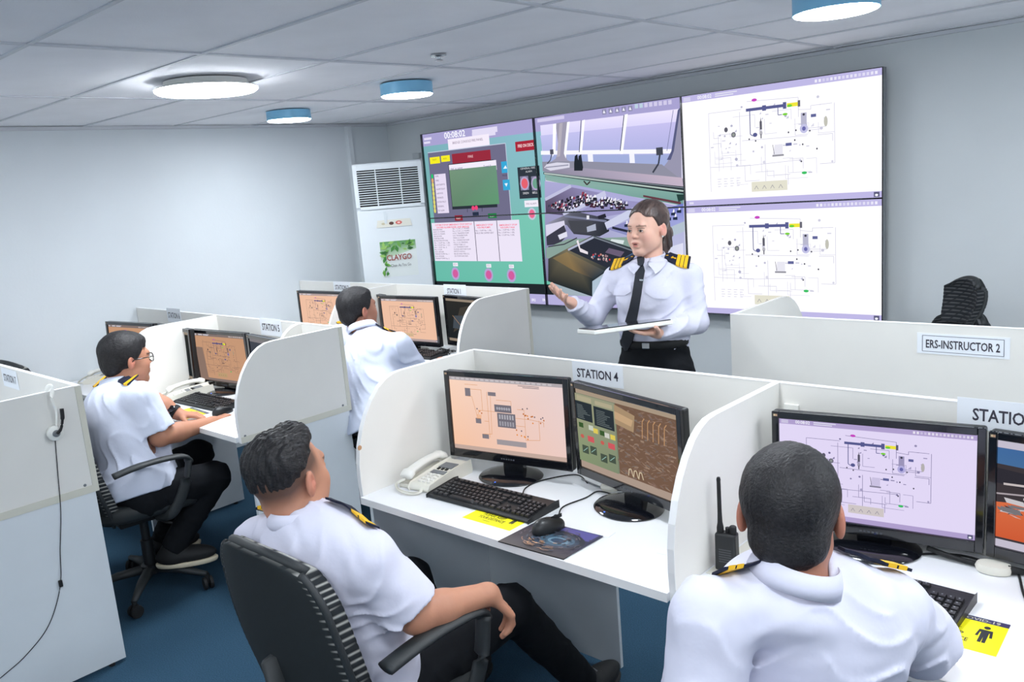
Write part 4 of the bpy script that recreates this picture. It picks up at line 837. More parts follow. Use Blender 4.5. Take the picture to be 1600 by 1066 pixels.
# ================================================================ office chairs
def chair(x, y, rz, label, seat=.46, head=False, arms=True, back_top=.95, bw=.225, lean=.10, adz=0.0):
    t = thing('office_chair', label, 'chair', (x, y, 0), rz)
    for k in range(5):
        a = PI/2+2*PI*k/5+.35; ca, sa = math.cos(a), math.sin(a)
        lg = MB().tube([(ca*.03, sa*.03, .105), (ca*.15, sa*.15, .10), (ca*.285, sa*.285, .075)], [.028, .024, .014], 8, flat=(1, .8)).build('base_leg', 'shell', t, smooth=True)
        R = Matrix.Rotation(a+.8, 3, 'Z') @ Matrix.Rotation(PI/2, 3, 'Y'); cs = MB()
        for s_ in (-.014, .014): cs.lathe([(.012, -.007), (.028, -.007), (.030, 0), (.028, .007), (.012, .007)], 16, Vector((ca*.285, sa*.285, .030))+R @ Vector((0, 0, s_)), R)
        cs.lathe([(.011, .03), (.011, .075)], 10, (ca*.285, sa*.285, 0)); cs.build('caster', 'dark', lg, smooth='a')
    MB().lathe([(.045, .085), (.045, .125), (.028, .13), (.028, .25), (.02, .25), (.02, seat-.09)], 18).build('gas_column', 'black', t, smooth='a')
    MB().box((0, 0, seat-.075), (.22, .26, .035)).build('tilt_mechanism', 'dark', t, bev=.008)
    MB().tube([(.10, .02, seat-.08), (.20, .04, seat-.085), (.25, .05, seat-.08)], .006, 8).build('lever', 'dark', t, smooth=True)
    # seat cushion
    n = 28; vs = []; prof = [(.80, -.045), (.93, -.042), (1, -.02), (1, .01), (.95, .03), (.8, .038), (.4, .036), (.02, .034)]
    for r, zc in prof:
        for i in range(n):
            a = 2*PI*i/n; c_, s_ = math.cos(a), math.sin(a); e_ = .6; X = abs(c_)**e_*math.copysign(1, c_)*.245*r; Y = abs(s_)**e_*math.copysign(1, s_)*.235*r
            vs.append((X, Y+.01, seat+zc-.03*max(0, Y/.235)**3+.01*(X/.245)**2))
    fs = [(j*n+i, j*n+(i+1) % n, (j+1)*n+(i+1) % n, (j+1)*n+i) for j in range(len(prof)-1) for i in range(n)]+[tuple(range(n-1, -1, -1)), tuple(range((len(prof)-1)*n, len(prof)*n))]
    MB().add(vs, fs).build('seat', 'shell', t, smooth=True)
    # curved ribbed backrest
    def back(z0, z1, w0, w1, yb, ribs, name, lean=.16):
        U, V = 22, ribs*4; ft, bk = [], []; mb = MB()
        for j in range(V+1):
            v = j/V; hw = (w0*(1-v)+w1*v); sh = min(1, math.sin(PI*min(max((v*.94+.03), 0), 1))**.15); hw *= sh
            for i in range(U+1):
                u = -1+2*i/U; xx = hw*u; zz = z0+(z1-z0)*v + (-.035*abs(u)**2.5 if v > .8 else 0)*((v-.8)/.2 if v > .8 else 0)
                yy = yb - lean*(v**1.3)+.055*abs(u)**2.2*(1-.3*v)-.02*math.sin(v*PI)
                rib = .0055*abs(math.sin(v*ribs*PI)); ed = 1 if abs(u) < .99 else .3
                ft.append((xx, yy+.036+rib*ed, zz)); bk.append((xx*.985, yy-.012, zz))
        nv = len(ft); fs = []; W = U+1
        for j in range(V):
            for i in range(U):
                a = j*W+i; fs.append((a+W, a+W+1, a+1, a)); fs.append((nv+a, nv+a+1, nv+a+W+1, nv+a+W))
        for j in range(V): a = j*W; fs.append((a, nv+a, nv+a+W, a+W)); a = j*W+U; fs.append((a+W, nv+a+W, nv+a, a))
        for i in range(U): fs.append((i, i+1, nv+i+1, nv+i)); a = V*W+i; fs.append((a+1, a, nv+a, nv+a+1))
        mb.add(ft+bk, fs)
        cc = []
        for j in range(V+1):
            g = (j % 4 == 0)
            for i in range(W): cc.append((*lin(((165, 165, 160) if not head else (84, 86, 88)) if g and (i*7+j) % 5 else (33, 36, 40)), 1))
        mb.c = cc+[(*lin(((165, 165, 160) if not head else (84, 86, 88)) if (j % 4 == 0 and i in (0, U)) else (40, 44, 46)), 1) for j in range(V+1) for i in range(W)]
        o = mb.build(name, 'rib', t, smooth=True, attr=True)
        ed = MB()
        for s_ in (0, U):
            pts = [((Vector(ft[j*W+s_])+Vector(bk[j*W+s_]))/2) for j in range(0, V+1, 2)]; ed.tube([p+Vector((0, -.018, 0)) for p in pts], .009, 8)
        ed.tube([((Vector(ft[V*W+i])+Vector(bk[V*W+i]))/2) for i in range(0, W, 2)], .012, 8)
        ed.build('back_rim', 'shell', o, smooth=True); return o
    yb = -.215
    back(seat-.05, back_top, bw, bw*.93, yb, 30, 'backrest', lean)
    if head: back(back_top-.05, back_top+.155, .105, .13, yb-.085, 12, 'headrest', .02)
    MB().tube([(0, -.08, seat-.075), (0, -.22, seat-.05), (0, -.265, seat+.08), (0, -.29, seat+.24)], [.03, .03, .028, .022], 8, flat=(1.5, .6)).build('back_bracket', 'shell', t, smooth=True)
    if arms:
        for s_ in (-1, 1):
            am = MB().tube(spline([(s_*.265, -.16, seat+adz+.205), (s_*.27, -.06, seat+adz+.222), (s_*.272, .06, seat+adz+.225), (s_*.268, .145, seat+adz+.212), (s_*.262, .165, seat+adz+.18)], 6), [.026]*8+[.024]*10+[.022]*7, 10, flat=(1.1, .5)).build('armrest', 'shell', t, smooth=True)
            MB().tube(spline([(s_*.262, .165, seat+adz+.19), (s_*.262, .14, seat+.1), (s_*.255, .09, seat+.0), (s_*.235, .05, seat-.045), (s_*.15, .02, seat-.06)], 6), .023, 10, flat=(.55, 1.1)).build('arm_post', 'shell', am, smooth=True)
    return t
chair(-1.725, 1.20, R_(0), 'black ribbed office chair under the man with the quiff at lower left of middle', back_top=.985, bw=.25, adz=.03)
chair(-.60, 1.08, R_(18), 'black office chair under the man seen from behind at the lower right', back_top=.86)
chair(-3.88, 1.50, R_(-6), 'black ribbed office chair under the man in glasses', back_top=.93)
chair(-3.90, 2.68, R_(5), 'black office chair under the man in the back row, hidden by his back', back_top=.72, arms=False)
chair(-1.26, 4.03, R_(140), 'empty black ribbed office chair with headrest behind the instructor desk', back_top=1.0, head=True, seat=.5)
chair(-5.30, 1.74, R_(4), 'empty black ribbed office chair peeping over the desk at the left picture edge', back_top=1.0)
# ================================================================ people: one smooth surface each, grown from a distance field
f32 = np.float32
def smin(a, b, k):
    h = np.clip(.5+.5*(a-b)/k, 0, 1); return a*(1-h)+b*h-k*h*(1-h)
def V3(p): return np.array(p, f32)
def unit(v): v = np.array(v, float); return v/np.linalg.norm(v)
class SDF:
    def __init__(s): s.p = []; s.disp = None
    def add(s, f, k=.02, op='u'): s.p.append((f, k, op)); return s
    def cap(s, a, b, ra, rb, k=.02, op='u', cut=None, cuta=None):
        a, b = V3(a), V3(b); ba = b-a; L = float(ba@ba); n = ba/math.sqrt(L)
        def f(P):
            d = P-a; t = np.clip(d@ba/L, 0, 1); q = d-t[..., None]*ba
            r = np.sqrt((q*q).sum(-1))-(ra+(rb-ra)*t)
            if cut is not None: r = np.maximum(r, (P-b)@n-f32(cut))
            if cuta is not None: r = np.maximum(r, -((P-a)@n)-f32(cuta))
            return r
        return s.add(f, k, op)
    def ell(s, c, r, R=None, k=.02, op='u'):
        c, r = V3(c), V3(r); R = np.eye(3, dtype=f32) if R is None else np.array(R, f32)
        def f(P):
            q = (P-c)@R; a = np.sqrt(((q/r)**2).sum(-1)); b = np.sqrt(((q/(r*r))**2).sum(-1))+1e-9; return a*(a-1)/b
        return s.add(f, k, op)
    def ecap(s, a, b, ra, rb, ax, sc, k=.02, op='u'):
        """tapered limb flattened along the axis ax by sc"""
        a, b, ax = V3(a), V3(b), V3(ax); g = f32(1/sc-1)
        def w(P): return P+np.outer((P@ax).ravel(), ax).reshape(P.shape)*g
        A, B = w(a[None])[0], w(b[None])[0]; ba = B-A; L = float(ba@ba)
        def f(P):
            d = w(P)-A; t = np.clip(d@ba/L, 0, 1); q = d-t[..., None]*ba; return (np.sqrt((q*q).sum(-1))-(ra+(rb-ra)*t))*max(sc, .6)
        return s.add(f, k, op)
    def plane(s, p, n, k=.005, op='s', lim=None):
        p, n = V3(p), V3(unit(n))
        def f(P):
            d = -((P-p)@n)
            if lim: d = np.maximum(d, np.sqrt(((P-V3(lim[0]))**2).sum(-1))-lim[1])
            return d
        return s.add(f, k, op)
    def ev(s, P):
        d = None
        for f, k, op in s.p:
            e = f(P); d = e if d is None else (smin(d, e, k) if op == 'u' else -smin(-d, e, k))
        if s.disp is not None: d = d+s.disp(P)
        return d
    def mesh(s, res, lo, hi):
        B = 8; lo = np.array(lo, float); nb = np.ceil((np.array(hi)-lo)/(res*B)).astype(int); n = nb*B+1
        ix = np.stack(np.meshgrid(*[np.arange(k) for k in nb], indexing='ij'), -1).reshape(-1, 3)
        ctr = (lo+(ix+.5)*B*res).astype(f32); h = B*res*.87; e = []; dc = None
        for f, k, op in s.p:
            x = f(ctr); e.append(x); dc = x if dc is None else (smin(dc, x, k) if op == 'u' else -smin(-dc, x, k))
        G = np.where(dc < 0, f32(-1), f32(1)).reshape(nb)
        G = np.repeat(np.repeat(np.repeat(G, B, 0), B, 1), B, 2); G = np.pad(G, ((0, 1),)*3, mode='edge')
        act = np.nonzero(np.abs(dc) < h*1.25+.015)[0]
        loc = np.stack(np.meshgrid(*[np.arange(B+1)]*3, indexing='ij'), -1).reshape(-1, 3)
        for c0 in range(0, len(act), 600):
            ids = act[c0:c0+600]; base = ix[ids]*B
            gi = base[:, None, :]+loc[None]; P = (lo+gi*res).astype(f32); d = np.full(P.shape[:2], 1., f32)
            for (f, k, op), x in zip(s.p, e):
                m = np.nonzero((x[ids] if op == 'u' else np.abs(x[ids])) < h*1.3+k+.03)[0] if op == 'u' else np.nonzero(x[ids] < h*1.3+k+.03)[0]
                if len(m) == 0: continue
                v = f(P[m]); d[m] = smin(d[m], v, k) if op == 'u' else -smin(-d[m], v, k)
            if s.disp is not None: d = d+s.disp(P)
            G[gi[..., 0], gi[..., 1], gi[..., 2]] = d
        return surface_nets(G, lo, res)
def surface_nets(G, lo, res):
    S = G < 0; c = S[:-1, :-1, :-1].astype(np.uint8)
    for dx in (0, 1):
        for dy in (0, 1):
            for dz in (0, 1):
                if dx+dy+dz: c = c+S[dx:S.shape[0]-1+dx, dy:S.shape[1]-1+dy, dz:S.shape[2]-1+dz]
    act = (c > 0) & (c < 8); idx = np.argwhere(act); vid = np.full(act.shape, -1, np.int32); vid[act] = np.arange(len(idx))
    pos = np.zeros((len(idx), 3)); cnt = np.zeros(len(idx)); co = [(i, j, k) for i in (0, 1) for j in (0, 1) for k in (0, 1)]
    val = {q: G[idx[:, 0]+q[0], idx[:, 1]+q[1], idx[:, 2]+q[2]] for q in co}
    for a in co:
        for ax in range(3):
            if a[ax]: continue
            b = tuple(v+(1 if i == ax else 0) for i, v in enumerate(a)); va, vb = val[a], val[b]; m = (va < 0) != (vb < 0)
            t = np.where(m, va/np.where(m, va-vb, 1), 0)
            for i in range(3): pos[:, i] += np.where(m, a[i]+(t if i == ax else 0), 0)
            cnt += m
    V = lo+(idx+pos/cnt[:, None])*res; F = []
    for ax in range(3):
        s0 = [slice(None)]*3; s1 = [slice(None)]*3; s0[ax] = slice(0, -1); s1[ax] = slice(1, None)
        ch = np.argwhere(S[tuple(s0)] != S[tuple(s1)]); u, v = [(1, 2), (2, 0), (0, 1)][ax]
        ok = (ch[:, u] > 0) & (ch[:, v] > 0) & (ch[:, u] < S.shape[u]-1) & (ch[:, v] < S.shape[v]-1); ch = ch[ok]
        ins = S[tuple(ch.T)]
        def g(du, dv): q = ch.copy(); q[:, u] -= du; q[:, v] -= dv; return vid[tuple(q.T)]
        Q = np.stack([g(0, 0), g(1, 0), g(1, 1), g(0, 1)], 1); Q[~ins] = Q[~ins][:, ::-1]; F.append(Q)
    return V, np.concatenate(F)
def sdf_obj(s, name, res, lo, hi, m, parent, org, colf=None):
    V, F = s.mesh(res, lo, hi); me = bpy.data.meshes.new(name); me.vertices.add(len(V)); me.loops.add(len(F)*4); me.polygons.add(len(F))
    me.vertices.foreach_set('co', (V-np.array(org)).astype(f32).ravel()); me.loops.foreach_set('vertex_index', F.astype(np.int32).ravel())
    me.polygons.foreach_set('loop_start', np.arange(0, len(F)*4, 4, dtype=np.int32)); me.polygons.foreach_set('use_smooth', np.ones(len(F), bool))
    if colf is not None:
        a = me.attributes.new('Col', 'FLOAT_COLOR', 'POINT'); c = np.ones((len(V), 4), f32); c[:, :3] = colf(V); a.data.foreach_set('color', c.ravel())
    me.update(calc_edges=True); me.validate(); return link(name, me, m, parent)
def march(s, P, d, n=60, mx=.6):
    """first hit of rays with the surface"""
    P = np.array(P, float).reshape(-1, 3).copy(); d = np.array(d, float); d = np.broadcast_to(d, P.shape); t = np.zeros(len(P))
    for _ in range(n): t += np.clip(s.ev((P+d*t[:, None]).astype(f32)), -.01, .05)*.8
    return P+d*t[:, None]
def grad(s, P, e=.004):
    P = np.array(P, f32).reshape(-1, 3); g = np.stack([s.ev(P+V3([e if i == k else 0 for i in range(3)]))-s.ev(P-V3([e if i == k else 0 for i in range(3)])) for k in range(3)], -1); return g/np.linalg.norm(g, axis=-1, keepdims=True)

def frame(fwd, up, tilt=0):
    f = unit(fwd); u = np.array(up, float); u = unit(u-f*(u@f)); r = np.cross(f, u); return np.stack([r, f, u], 1)   # columns: right, forward, up
def folds(seed, amp=.004, dirs=None, sc=1.0):
    r = np.random.default_rng(seed); D = [V3(unit(r.normal(size=3)))*f32(sc) for _ in range(6)]
    def f(P):
        a = np.sin(P@D[0]*44+2.5*np.sin(P@D[1]*16)+1.3*np.sin(P@D[4]*33)); b = np.sin(P@D[2]*24+2*np.sin(P@D[3]*19)); c = np.sin(P@D[5]*95+2*a)
        return (-(1-np.abs(a))**2*(.5+.5*b)*amp*1.3-c*amp*.18+b*amp*.3).astype(f32)
    return f

def head_prims(S, c, R, s=1.0, fem=False, mouth=0.0, lids=True):
    c = np.array(c, float)
    def w(p): return c+R@(np.array(p, float)*s)
    def r(*a): return [v*s for v in a]
    S.ell(w((0, -.012, .028)), r(.075, .094, .086), R, .01); S.ell(w((0, .025, -.02)), r(.064, .062, .082), R, .03)
    jw = .045 if fem else .048
    for x in (-1, 1): S.cap(w((x*jw, .0, -.062)), w((x*.016, .062, -.096)), .017*s, .015*s, .035)
    S.ell(w((0, .066, -.094)), r(.020, .018, .017), R, .02)
    for x in (-1, 1): S.ell(w((x*.040, .056, -.028)), r(.025, .024, .026), R, .02)
    for x in (-1, 1): S.ell(w((x*.036, .038, -.058)), r(.026, .030, .028), R, .025)
    S.cap(w((-.030, .077, .020)), w((.030, .077, .020)), (.011 if fem else .014)*s, (.011 if fem else .014)*s, .02)
    for x in (-1, 1): S.ell(w((x*.031, .093, .000)), r(.017, .013, .012), R, .012, 's')
    for x in (-1, 1): S.ell(w((x*.031, .073, -.001)), r(.0165, .0148, .0135), R, .004)
    S.cap(w((0, .080, .010)), w((0, .100, -.024)), .0065*s, .0088*s, .012)
    for x in (-1, 1): S.ell(w((x*.0105, .089, -.029)), r(.0075, .009, .006), R, .006)
    S.ell(w((0, .080, -.058)), r(.026, .014, .018), R, .012)
    S.ell(w((0, .0875, -.054)), r(.021, .0075, .005), R, .005); S.ell(w((0, .087, -.066-mouth*.006)), r(.018, .008, .006), R, .005)
    if mouth: S.ell(w((0, .098, -.0595-mouth*.003)), r(.0175, .012, .0026+.0015*mouth), R, .002, 's')
    for x in (-1, 1):
        Re = R@np.array(Matrix.Rotation(x*.35, 3, 'Z') @ Matrix.Rotation(-.15, 3, 'X')); S.ell(w((x*.079, -.012, -.006)), r(.009, .019, .032), Re, .004)
        S.ell(w((x*.088, -.006, .0)), r(.007, .010, .017), Re, .004, 's'); S.ell(w((x*.080, -.004, -.010)), r(.006, .006, .008), Re, .003)
def hand(S, wr, fd, pn, side, curl=(.3, .35, .4, .45), th=(.7, .6, .25), sc=1.0, spread=.0, thc=.25):
    """side +1 right hand, -1 left; pn = the way the palm faces"""
    wr = np.array(wr, float); f = unit(fd); n = np.array(pn, float); n = unit(n-f*(n@f)); t = np.cross(f, n)*side
    K = []
    for o, L in ((.027, .086), (.0095, .089), (-.0085, .084), (-.026, .077)):
        k_ = wr+(f*L+t*o)*sc; K.append(k_); S.cap(wr+(f*.012+t*o*.55)*sc, k_, .0125*sc, .0100*sc, .010)
    for i, (k_, L) in enumerate(zip(K, (.070, .078, .072, .056))):
        p = k_; a = 0; sp = spread*(1.5-i)
        for j, q in enumerate((.46, .30, .24)):
            a += curl[i]*(1, 1.15, .8)[j]; d = f*math.cos(a)+n*math.sin(a)+t*math.sin(sp); d = unit(d); e = p+d*L*q*sc
            S.cap(p, e, (.0086-.0006*j)*sc, (.0081-.0008*j)*sc, .0035 if j == 0 else .002); p = e
    p = wr+(f*.018+t*.022-n*(-.004))*sc; d = unit(t*th[0]+f*th[1]+n*th[2]); S.cap(wr+(f*.008+t*.008)*sc, p+d*.022*sc, .0135*sc, .0128*sc, .012)
    p = p+d*.016*sc
    for j, L in enumerate((.030, .031, .024)):
        e = p+d*L*sc; S.cap(p, e, (.0118-.0012*j)*sc, (.0108-.0013*j)*sc, .005); p = e; d = unit(d+f*thc+n*thc*.5)

def lens_color(base, S): return base
def person(spec):
    """spec gives world joints; index 0 = right side, 1 = left side"""
    g = spec; org = np.array(g['root'], float); org[2] = 0
    T = thing('person', g['label'], 'person', org)
    hc, HR, hs = np.array(g['head']), g['HR'], g.get('hs', 1.0); nb = np.array(g['neck']); ch = np.array(g['chest']); pe = np.array(g['pelvis'])
    TR = frame(g['face'], unit(nb-pe)); rt, fw, up = TR[:, 0], TR[:, 1], TR[:, 2]
    sh, el, wr = [np.array(v, float) for v in g['sh']], [np.array(v, float) for v in g['el']], [np.array(v, float) for v in g['wr']]
    cw, cdp, bw, bd = g.get('cw', .165), g.get('cd', .115), g.get('bw', .155), g.get('bd', .115); ar = g.get('ar', 1.0); long_ = g.get('long', False)
    wa = pe+(nb-pe)*.30
    # ---- skin
    S = SDF(); head_prims(S, hc, HR, hs, g.get('fem', False), g.get('mouth', 0))
    nr = .047 if g.get('fem') else .057
    S.cap(hc+HR@np.array((0, -.028, -.05))*hs, nb-up*.01, nr*hs, nr*hs*1.06, .022)
    S.cap(nb-up*.06, sh[0]-up*.012, .046, .044, .04); S.cap(nb-up*.06, sh[1]-up*.012, .046, .044, .04)
    S.ell(ch, (cw-.03, cdp-.03, .13), TR, .05); S.ell(wa, (bw-.035, bd-.035, .12), TR, .06)
    for i in (0, 1):
        S.cap(sh[i], el[i], .047*ar, .040*ar, .03); S.cap(el[i], el[i]+(wr[i]-el[i])*.35, .040*ar, .041*ar, .015); S.cap(el[i]+(wr[i]-el[i])*.3, wr[i], .041*ar, .0265*ar, .015)
        h = g['hand'][i]; hand(S, wr[i], h['f'], h['n'], 1 if i == 0 else -1, h.get('curl', (.3, .35, .4, .45)), h.get('th', (.7, .6, .25)), g.get('hsc', 1.0), h.get('spread', 0), h.get('thc', .25))
        S.cap(wr[i]-unit(wr[i]-el[i])*.01, wr[i]+unit(h['f'])*.02, .0255*ar*.95, .019, .015)
    base = np.array(lin(g.get('skin', (196, 146, 118)))); red = np.array(lin(g.get('red', (196, 110, 96)))); dk = np.array(lin((52, 44, 42)))
    fade = g.get('fade', 0); fem = g.get('fem', False)
    def colf(P):
        q = (P-hc)@HR/hs; C = np.tile(base, (len(P), 1)); hd = np.linalg.norm(q, axis=1) < .16
        def mixin(w, c): C[:] = C*(1-w[:, None])+np.array(c)*w[:, None]
        def blob(c, r, s_=1.0): return np.clip(1.6-1.6*np.sqrt((((np.abs(q[:, :1])*(1, 0, 0)+q*(0, 1, 1)-c)/r)**2).sum(1)), 0, 1)*s_
        mixin(blob((.042, .065, -.03), (.03, .04, .03), .22), red); mixin(blob((.083, -.01, -.006), (.02, .03, .04), .45), red); mixin(blob((0, .10, -.026), (.016, .02, .016), .15), red)
        m = blob((0, .092, -.055), (.024, .02, .0062), .9)+blob((0, .092, -.0675), (.020, .02, .0075), .9); mixin(np.clip(m, 0, .7), np.array(lin((176, 84, 82) if fem else (160, 98, 86))))
        if g.get('mouth'): mixin(np.clip(blob((0, .085, -.061), (.017, .012, .0034), 2), 0, 1)*(q[:, 1] < .091), np.array(lin((90, 36, 38))))
        br = (np.abs(np.abs(q[:, 0])-.031) < .019) & (np.abs(q[:, 2]-(.021-((np.abs(q[:, 0])-.03)/.02)**2*.003)) < .0036) & (q[:, 1] > .06); mixin(br*(.55 if fem else .8), np.array(lin((62, 46, 42))))
        ll = (np.abs(np.abs(q[:, 0])-.031) < .0155) & (np.abs(q[:, 2]-.0075) < .0016) & (q[:, 1] > .07); mixin(ll*.75, dk)
        if fade:
            z0 = -.055+.05*np.clip((q[:, 1]+.06)/.08, 0, 1); t = np.clip((q[:, 2]-z0)/.045, 0, 1)*np.clip((.045-q[:, 1])/.02, 0, 1)*(np.abs(q[:, 0]) < .078)*hd; mixin(t*fade, dk)
        kn = np.zeros(len(P))
        return C
    lo = np.minimum.reduce([hc-.16, nb-.2, sh[0]-.1, sh[1]-.1, el[0]-.1, el[1]-.1, wr[0]-.22, wr[1]-.22, pe-.1]); hi = np.maximum.reduce([hc+.16, nb+.2, sh[0]+.1, sh[1]+.1, el[0]+.1, el[1]+.1, wr[0]+.22, wr[1]+.22, pe+.1])
    lo[2] = max(lo[2], pe[2]+.0)
    body = sdf_obj(S, 'body', g.get('res', .0036), lo, hi, 'skin', T, org, colf)
    # ---- shirt
    H = SDF(); H.ell(ch, (cw, cdp, .165), TR, .05); H.ell(wa+fw*g.get('belly', .0), (bw, bd, .15), TR, .09)
    H.ell(ch+up*.06-fw*.015, (cw*.9, cdp*.85, .10), TR, .05)
    hem = g.get('hem', .0)
    H.ecap(wa, pe+up*(hem+.02), bw*1.0, bw*(.98 if g.get('tuck') else 1.10), fw, bd/bw, .05)
    H.ell(nb-up*.034-fw*.012, (nr*hs+.030, nr*hs+.032, .046), TR, .03)
    if not g.get('tuck'): H.ell(pe-up*.01, (bw*1.13, bd*1.26, .14), TR, .04)
    if fem:
        for x in (-1, 1): H.ell(ch+rt*x*.065+fw*.062+up*.0, (.062, .05, .06), TR, .05)
    for i in (0, 1):
        sn = unit(el[i]-sh[i]); H.cap(nb-up*.036-fw*.01, sh[i]+up*.004, .050, .056*ar, .045)
        if long_:
            H.cap(sh[i], el[i], .060*ar, .052*ar, .03); cu = el[i]+(wr[i]-el[i])*.88; H.cap(el[i], cu, .054*ar, .040*ar, .02); H.cap(cu-unit(wr[i]-el[i])*.0, el[i]+(wr[i]-el[i])*.97, .036*ar, .036*ar, .006, cut=0)
        else:
            e = sh[i]+(el[i]-sh[i])*g.get('slv', .80); H.cap(sh[i], e, .066*ar, .071*ar, .03, cut=0)
    H.disp = folds(g.get('seed', 1), g.get('fold', .0042))
    H.cap(hc+HR@np.array((0, -.02, -.05))*hs, nb-up*.002, nr*hs+.006, nr*hs+.004, .006, 's', cut=0)
    if not long_:
        for i in (0, 1):
            e = sh[i]+(el[i]-sh[i])*g.get('slv', .80); H.cap(e-unit(el[i]-sh[i])*.03, e+unit(el[i]-sh[i])*.08, .050*ar, .066*ar, .004, 's')
    H.plane(pe+up*hem, -up, .004, 's')
    lo = np.minimum.reduce([nb-.2, sh[0]-.12, sh[1]-.12, el[0]-.1, el[1]-.1, pe-.25, wr[0]-.05 if long_ else nb-.1, wr[1]-.05 if long_ else nb]); hi = np.maximum.reduce([nb+.12, sh[0]+.12, sh[1]+.12, el[0]+.1, el[1]+.1, pe+.25, wr[0]+.05 if long_ else nb, wr[1]+.05 if long_ else nb])
    tag(sdf_obj(H, 'shirt', g.get('sres', .0055), lo, hi, g.get('shirtm', 'shirt'), T, org), 'white uniform shirt with long sleeves' if long_ else 'white short-sleeved uniform shirt')
    # ---- collar
    cm = []; n = 40; top, bot = [], []
    nk = nb+up*.005
    for i in range(n+1):
        a = PI/2+.20+(2*PI-.40)*i/n; x, y = math.cos(a), math.sin(a); bk = (1-y)/2
        rr = nr*hs+.008; top.append(nk+rt*x*rr*1.02+fw*(y*rr*1.02-.006*bk)+up*(.026+.020*bk)); fr = max(0, y)**6
        bot.append(nk+rt*x*(rr*(1.28 if g.get('fem') else 1.20)+.004)*(1-(.22*max(0, y) if g.get('fem') else .10*fr))+fw*(y*(rr*(1.28 if g.get('fem') else 1.18)+.004)-.006*bk+.026*fr)+up*(-.024+(.018 if g.get('fem') else .034)*bk-(-.016*max(0, y) if g.get('fem') else .030)*fr))
    vs = []; 
    for k_ in range(n+1): tp, bo = top[k_], bot[k_]; o_ = rt*math.cos(PI/2+.2+(2*PI-.4)*k_/n)+fw*math.sin(PI/2+.2+(2*PI-.4)*k_/n); md = (tp+bo)/2+o_*.003; vs += [tp-o_*.0012, tp+o_*.0012+up*.001, md+o_*.0012, bo+o_*.0014, bo-o_*.0012, md-o_*.0012]
    fs = [(k_*6+j, k_*6+(j+1) % 6, (k_+1)*6+(j+1) % 6, (k_+1)*6+j) for k_ in range(n) for j in range(6)]+[(5, 4, 3, 2, 1, 0), tuple(n*6+j for j in range(6))]
    mb = MB().add([v-org for v in vs], fs)
    for x in (-1, 1):
        q0 = nk+rt*x*.007+fw*(nr*hs+.020)-up*.012; q1 = nk+rt*x*(nr*hs+.006)+fw*.016+up*.030; q2 = nk+rt*x*(nr*hs+.030)+fw*.030-up*.006; q3 = nk+rt*x*.040+fw*(nr*hs+.040)-up*.050
        gq = []
        for a_ in np.linspace(0, 1, 6):
            for b_ in np.linspace(0, 1, 6): gq.append((q0*(1-a_)+q1*a_)*(1-b_)+(q3*(1-a_)+q2*a_)*b_+fw*.010*math.sin(PI*a_)+rt*x*.008*math.sin(PI*a_))
        o2 = unit(fw+rt*x*.5+up*.3)*.0028; f2 = [(i*6+j, i*6+j+1, i*6+j+7, i*6+j+6) for i in range(5) for j in range(5)]; f3 = [tuple(36+k for k in f[::-1]) for f in f2]
        bd_ = [i for i in range(5)]+[5+6*i for i in range(5)]+[35-i for i in range(5)]+[30-6*i for i in range(5)]
        f4 = [(bd_[k], bd_[(k+1) % len(bd_)], bd_[(k+1) % len(bd_)]+36, bd_[k]+36) for k in range(len(bd_))]
        if g.get('fem'): mb.add([p+o2-org for p in gq]+[p-org for p in gq], f2+f3+f4)
    VV = np.array(mb.v)+org; inner = np.zeros(len(VV), bool)
    nr_ = (n+1)*6; inner[:nr_] = [(k % 6) in (0, 4, 5) for k in range(nr_)]
    for k in range(nr_, len(VV), 72): inner[k+36:k+72] = True
    wing = np.arange(len(VV)) >= nr_
    for _ in range(3):
        d_ = H.ev(VV.astype(f32)); need = np.where(inner, .0025, .0060)+wing*.006; mv = np.maximum(need-d_, 0); mv = np.where(VV@up < float((nb-up*.012)@up)+wing*.02, mv, 0); mv = np.minimum(mv, .006+.008*wing)
        VV = VV+grad(H, VV, .01)*mv[:, None]
    mb.v = [tuple(map(float, p)) for p in (VV-org)]
    co = mb.build('collar', g.get('shirtm', 'shirt'), T, smooth=True)
    # ---- epaulettes
    for i in (0, 1):
        e0, e1 = g.get('ep', (.38, 1.06)); sf = fw*g.get('epf', .012); a0 = nb+(sh[i]-nb)*e0+sf; a1 = nb+(sh[i]-nb)*e1+sf; dr = unit(a1-a0); wd = fw-dr*(fw@dr); wd = unit(wd); n1 = 12
        vs = []; wdt = g.get('epw', .024)
        for k_ in range(n1+1):
            t = k_/n1; c0 = a0*(1-t)+a1*t+up*.16
            for y_ in (-1, 0, 1): vs.append(c0+wd*y_*wdt*(1 if t > .08 else .7))
        pts = march(H, vs, -up); pts = pts.reshape(n1+1, 3, 3); line = pts[:, 1]; ln0, ln1 = line[0], line[-1]
        rise = up*.006; top, bt = [], []
        P3 = []
        for k_ in range(n1+1):
            t = k_/n1; mid = line[k_]*.55+(ln0*(1-t)+ln1*t)*.45; hgt = max(0, float((line[k_]-mid)@up)); mid = mid+up*hgt
            slope = (pts[k_, 2]-pts[k_, 0]); slope = wd*1.0+up*(float(slope@up)/(2*wdt)*.8-g.get('epp', .15)); ww = wdt*(1 if t > .1 else .6)
            P3.append([mid+slope*ww*y_+rise for y_ in (-1, 0, 1)])
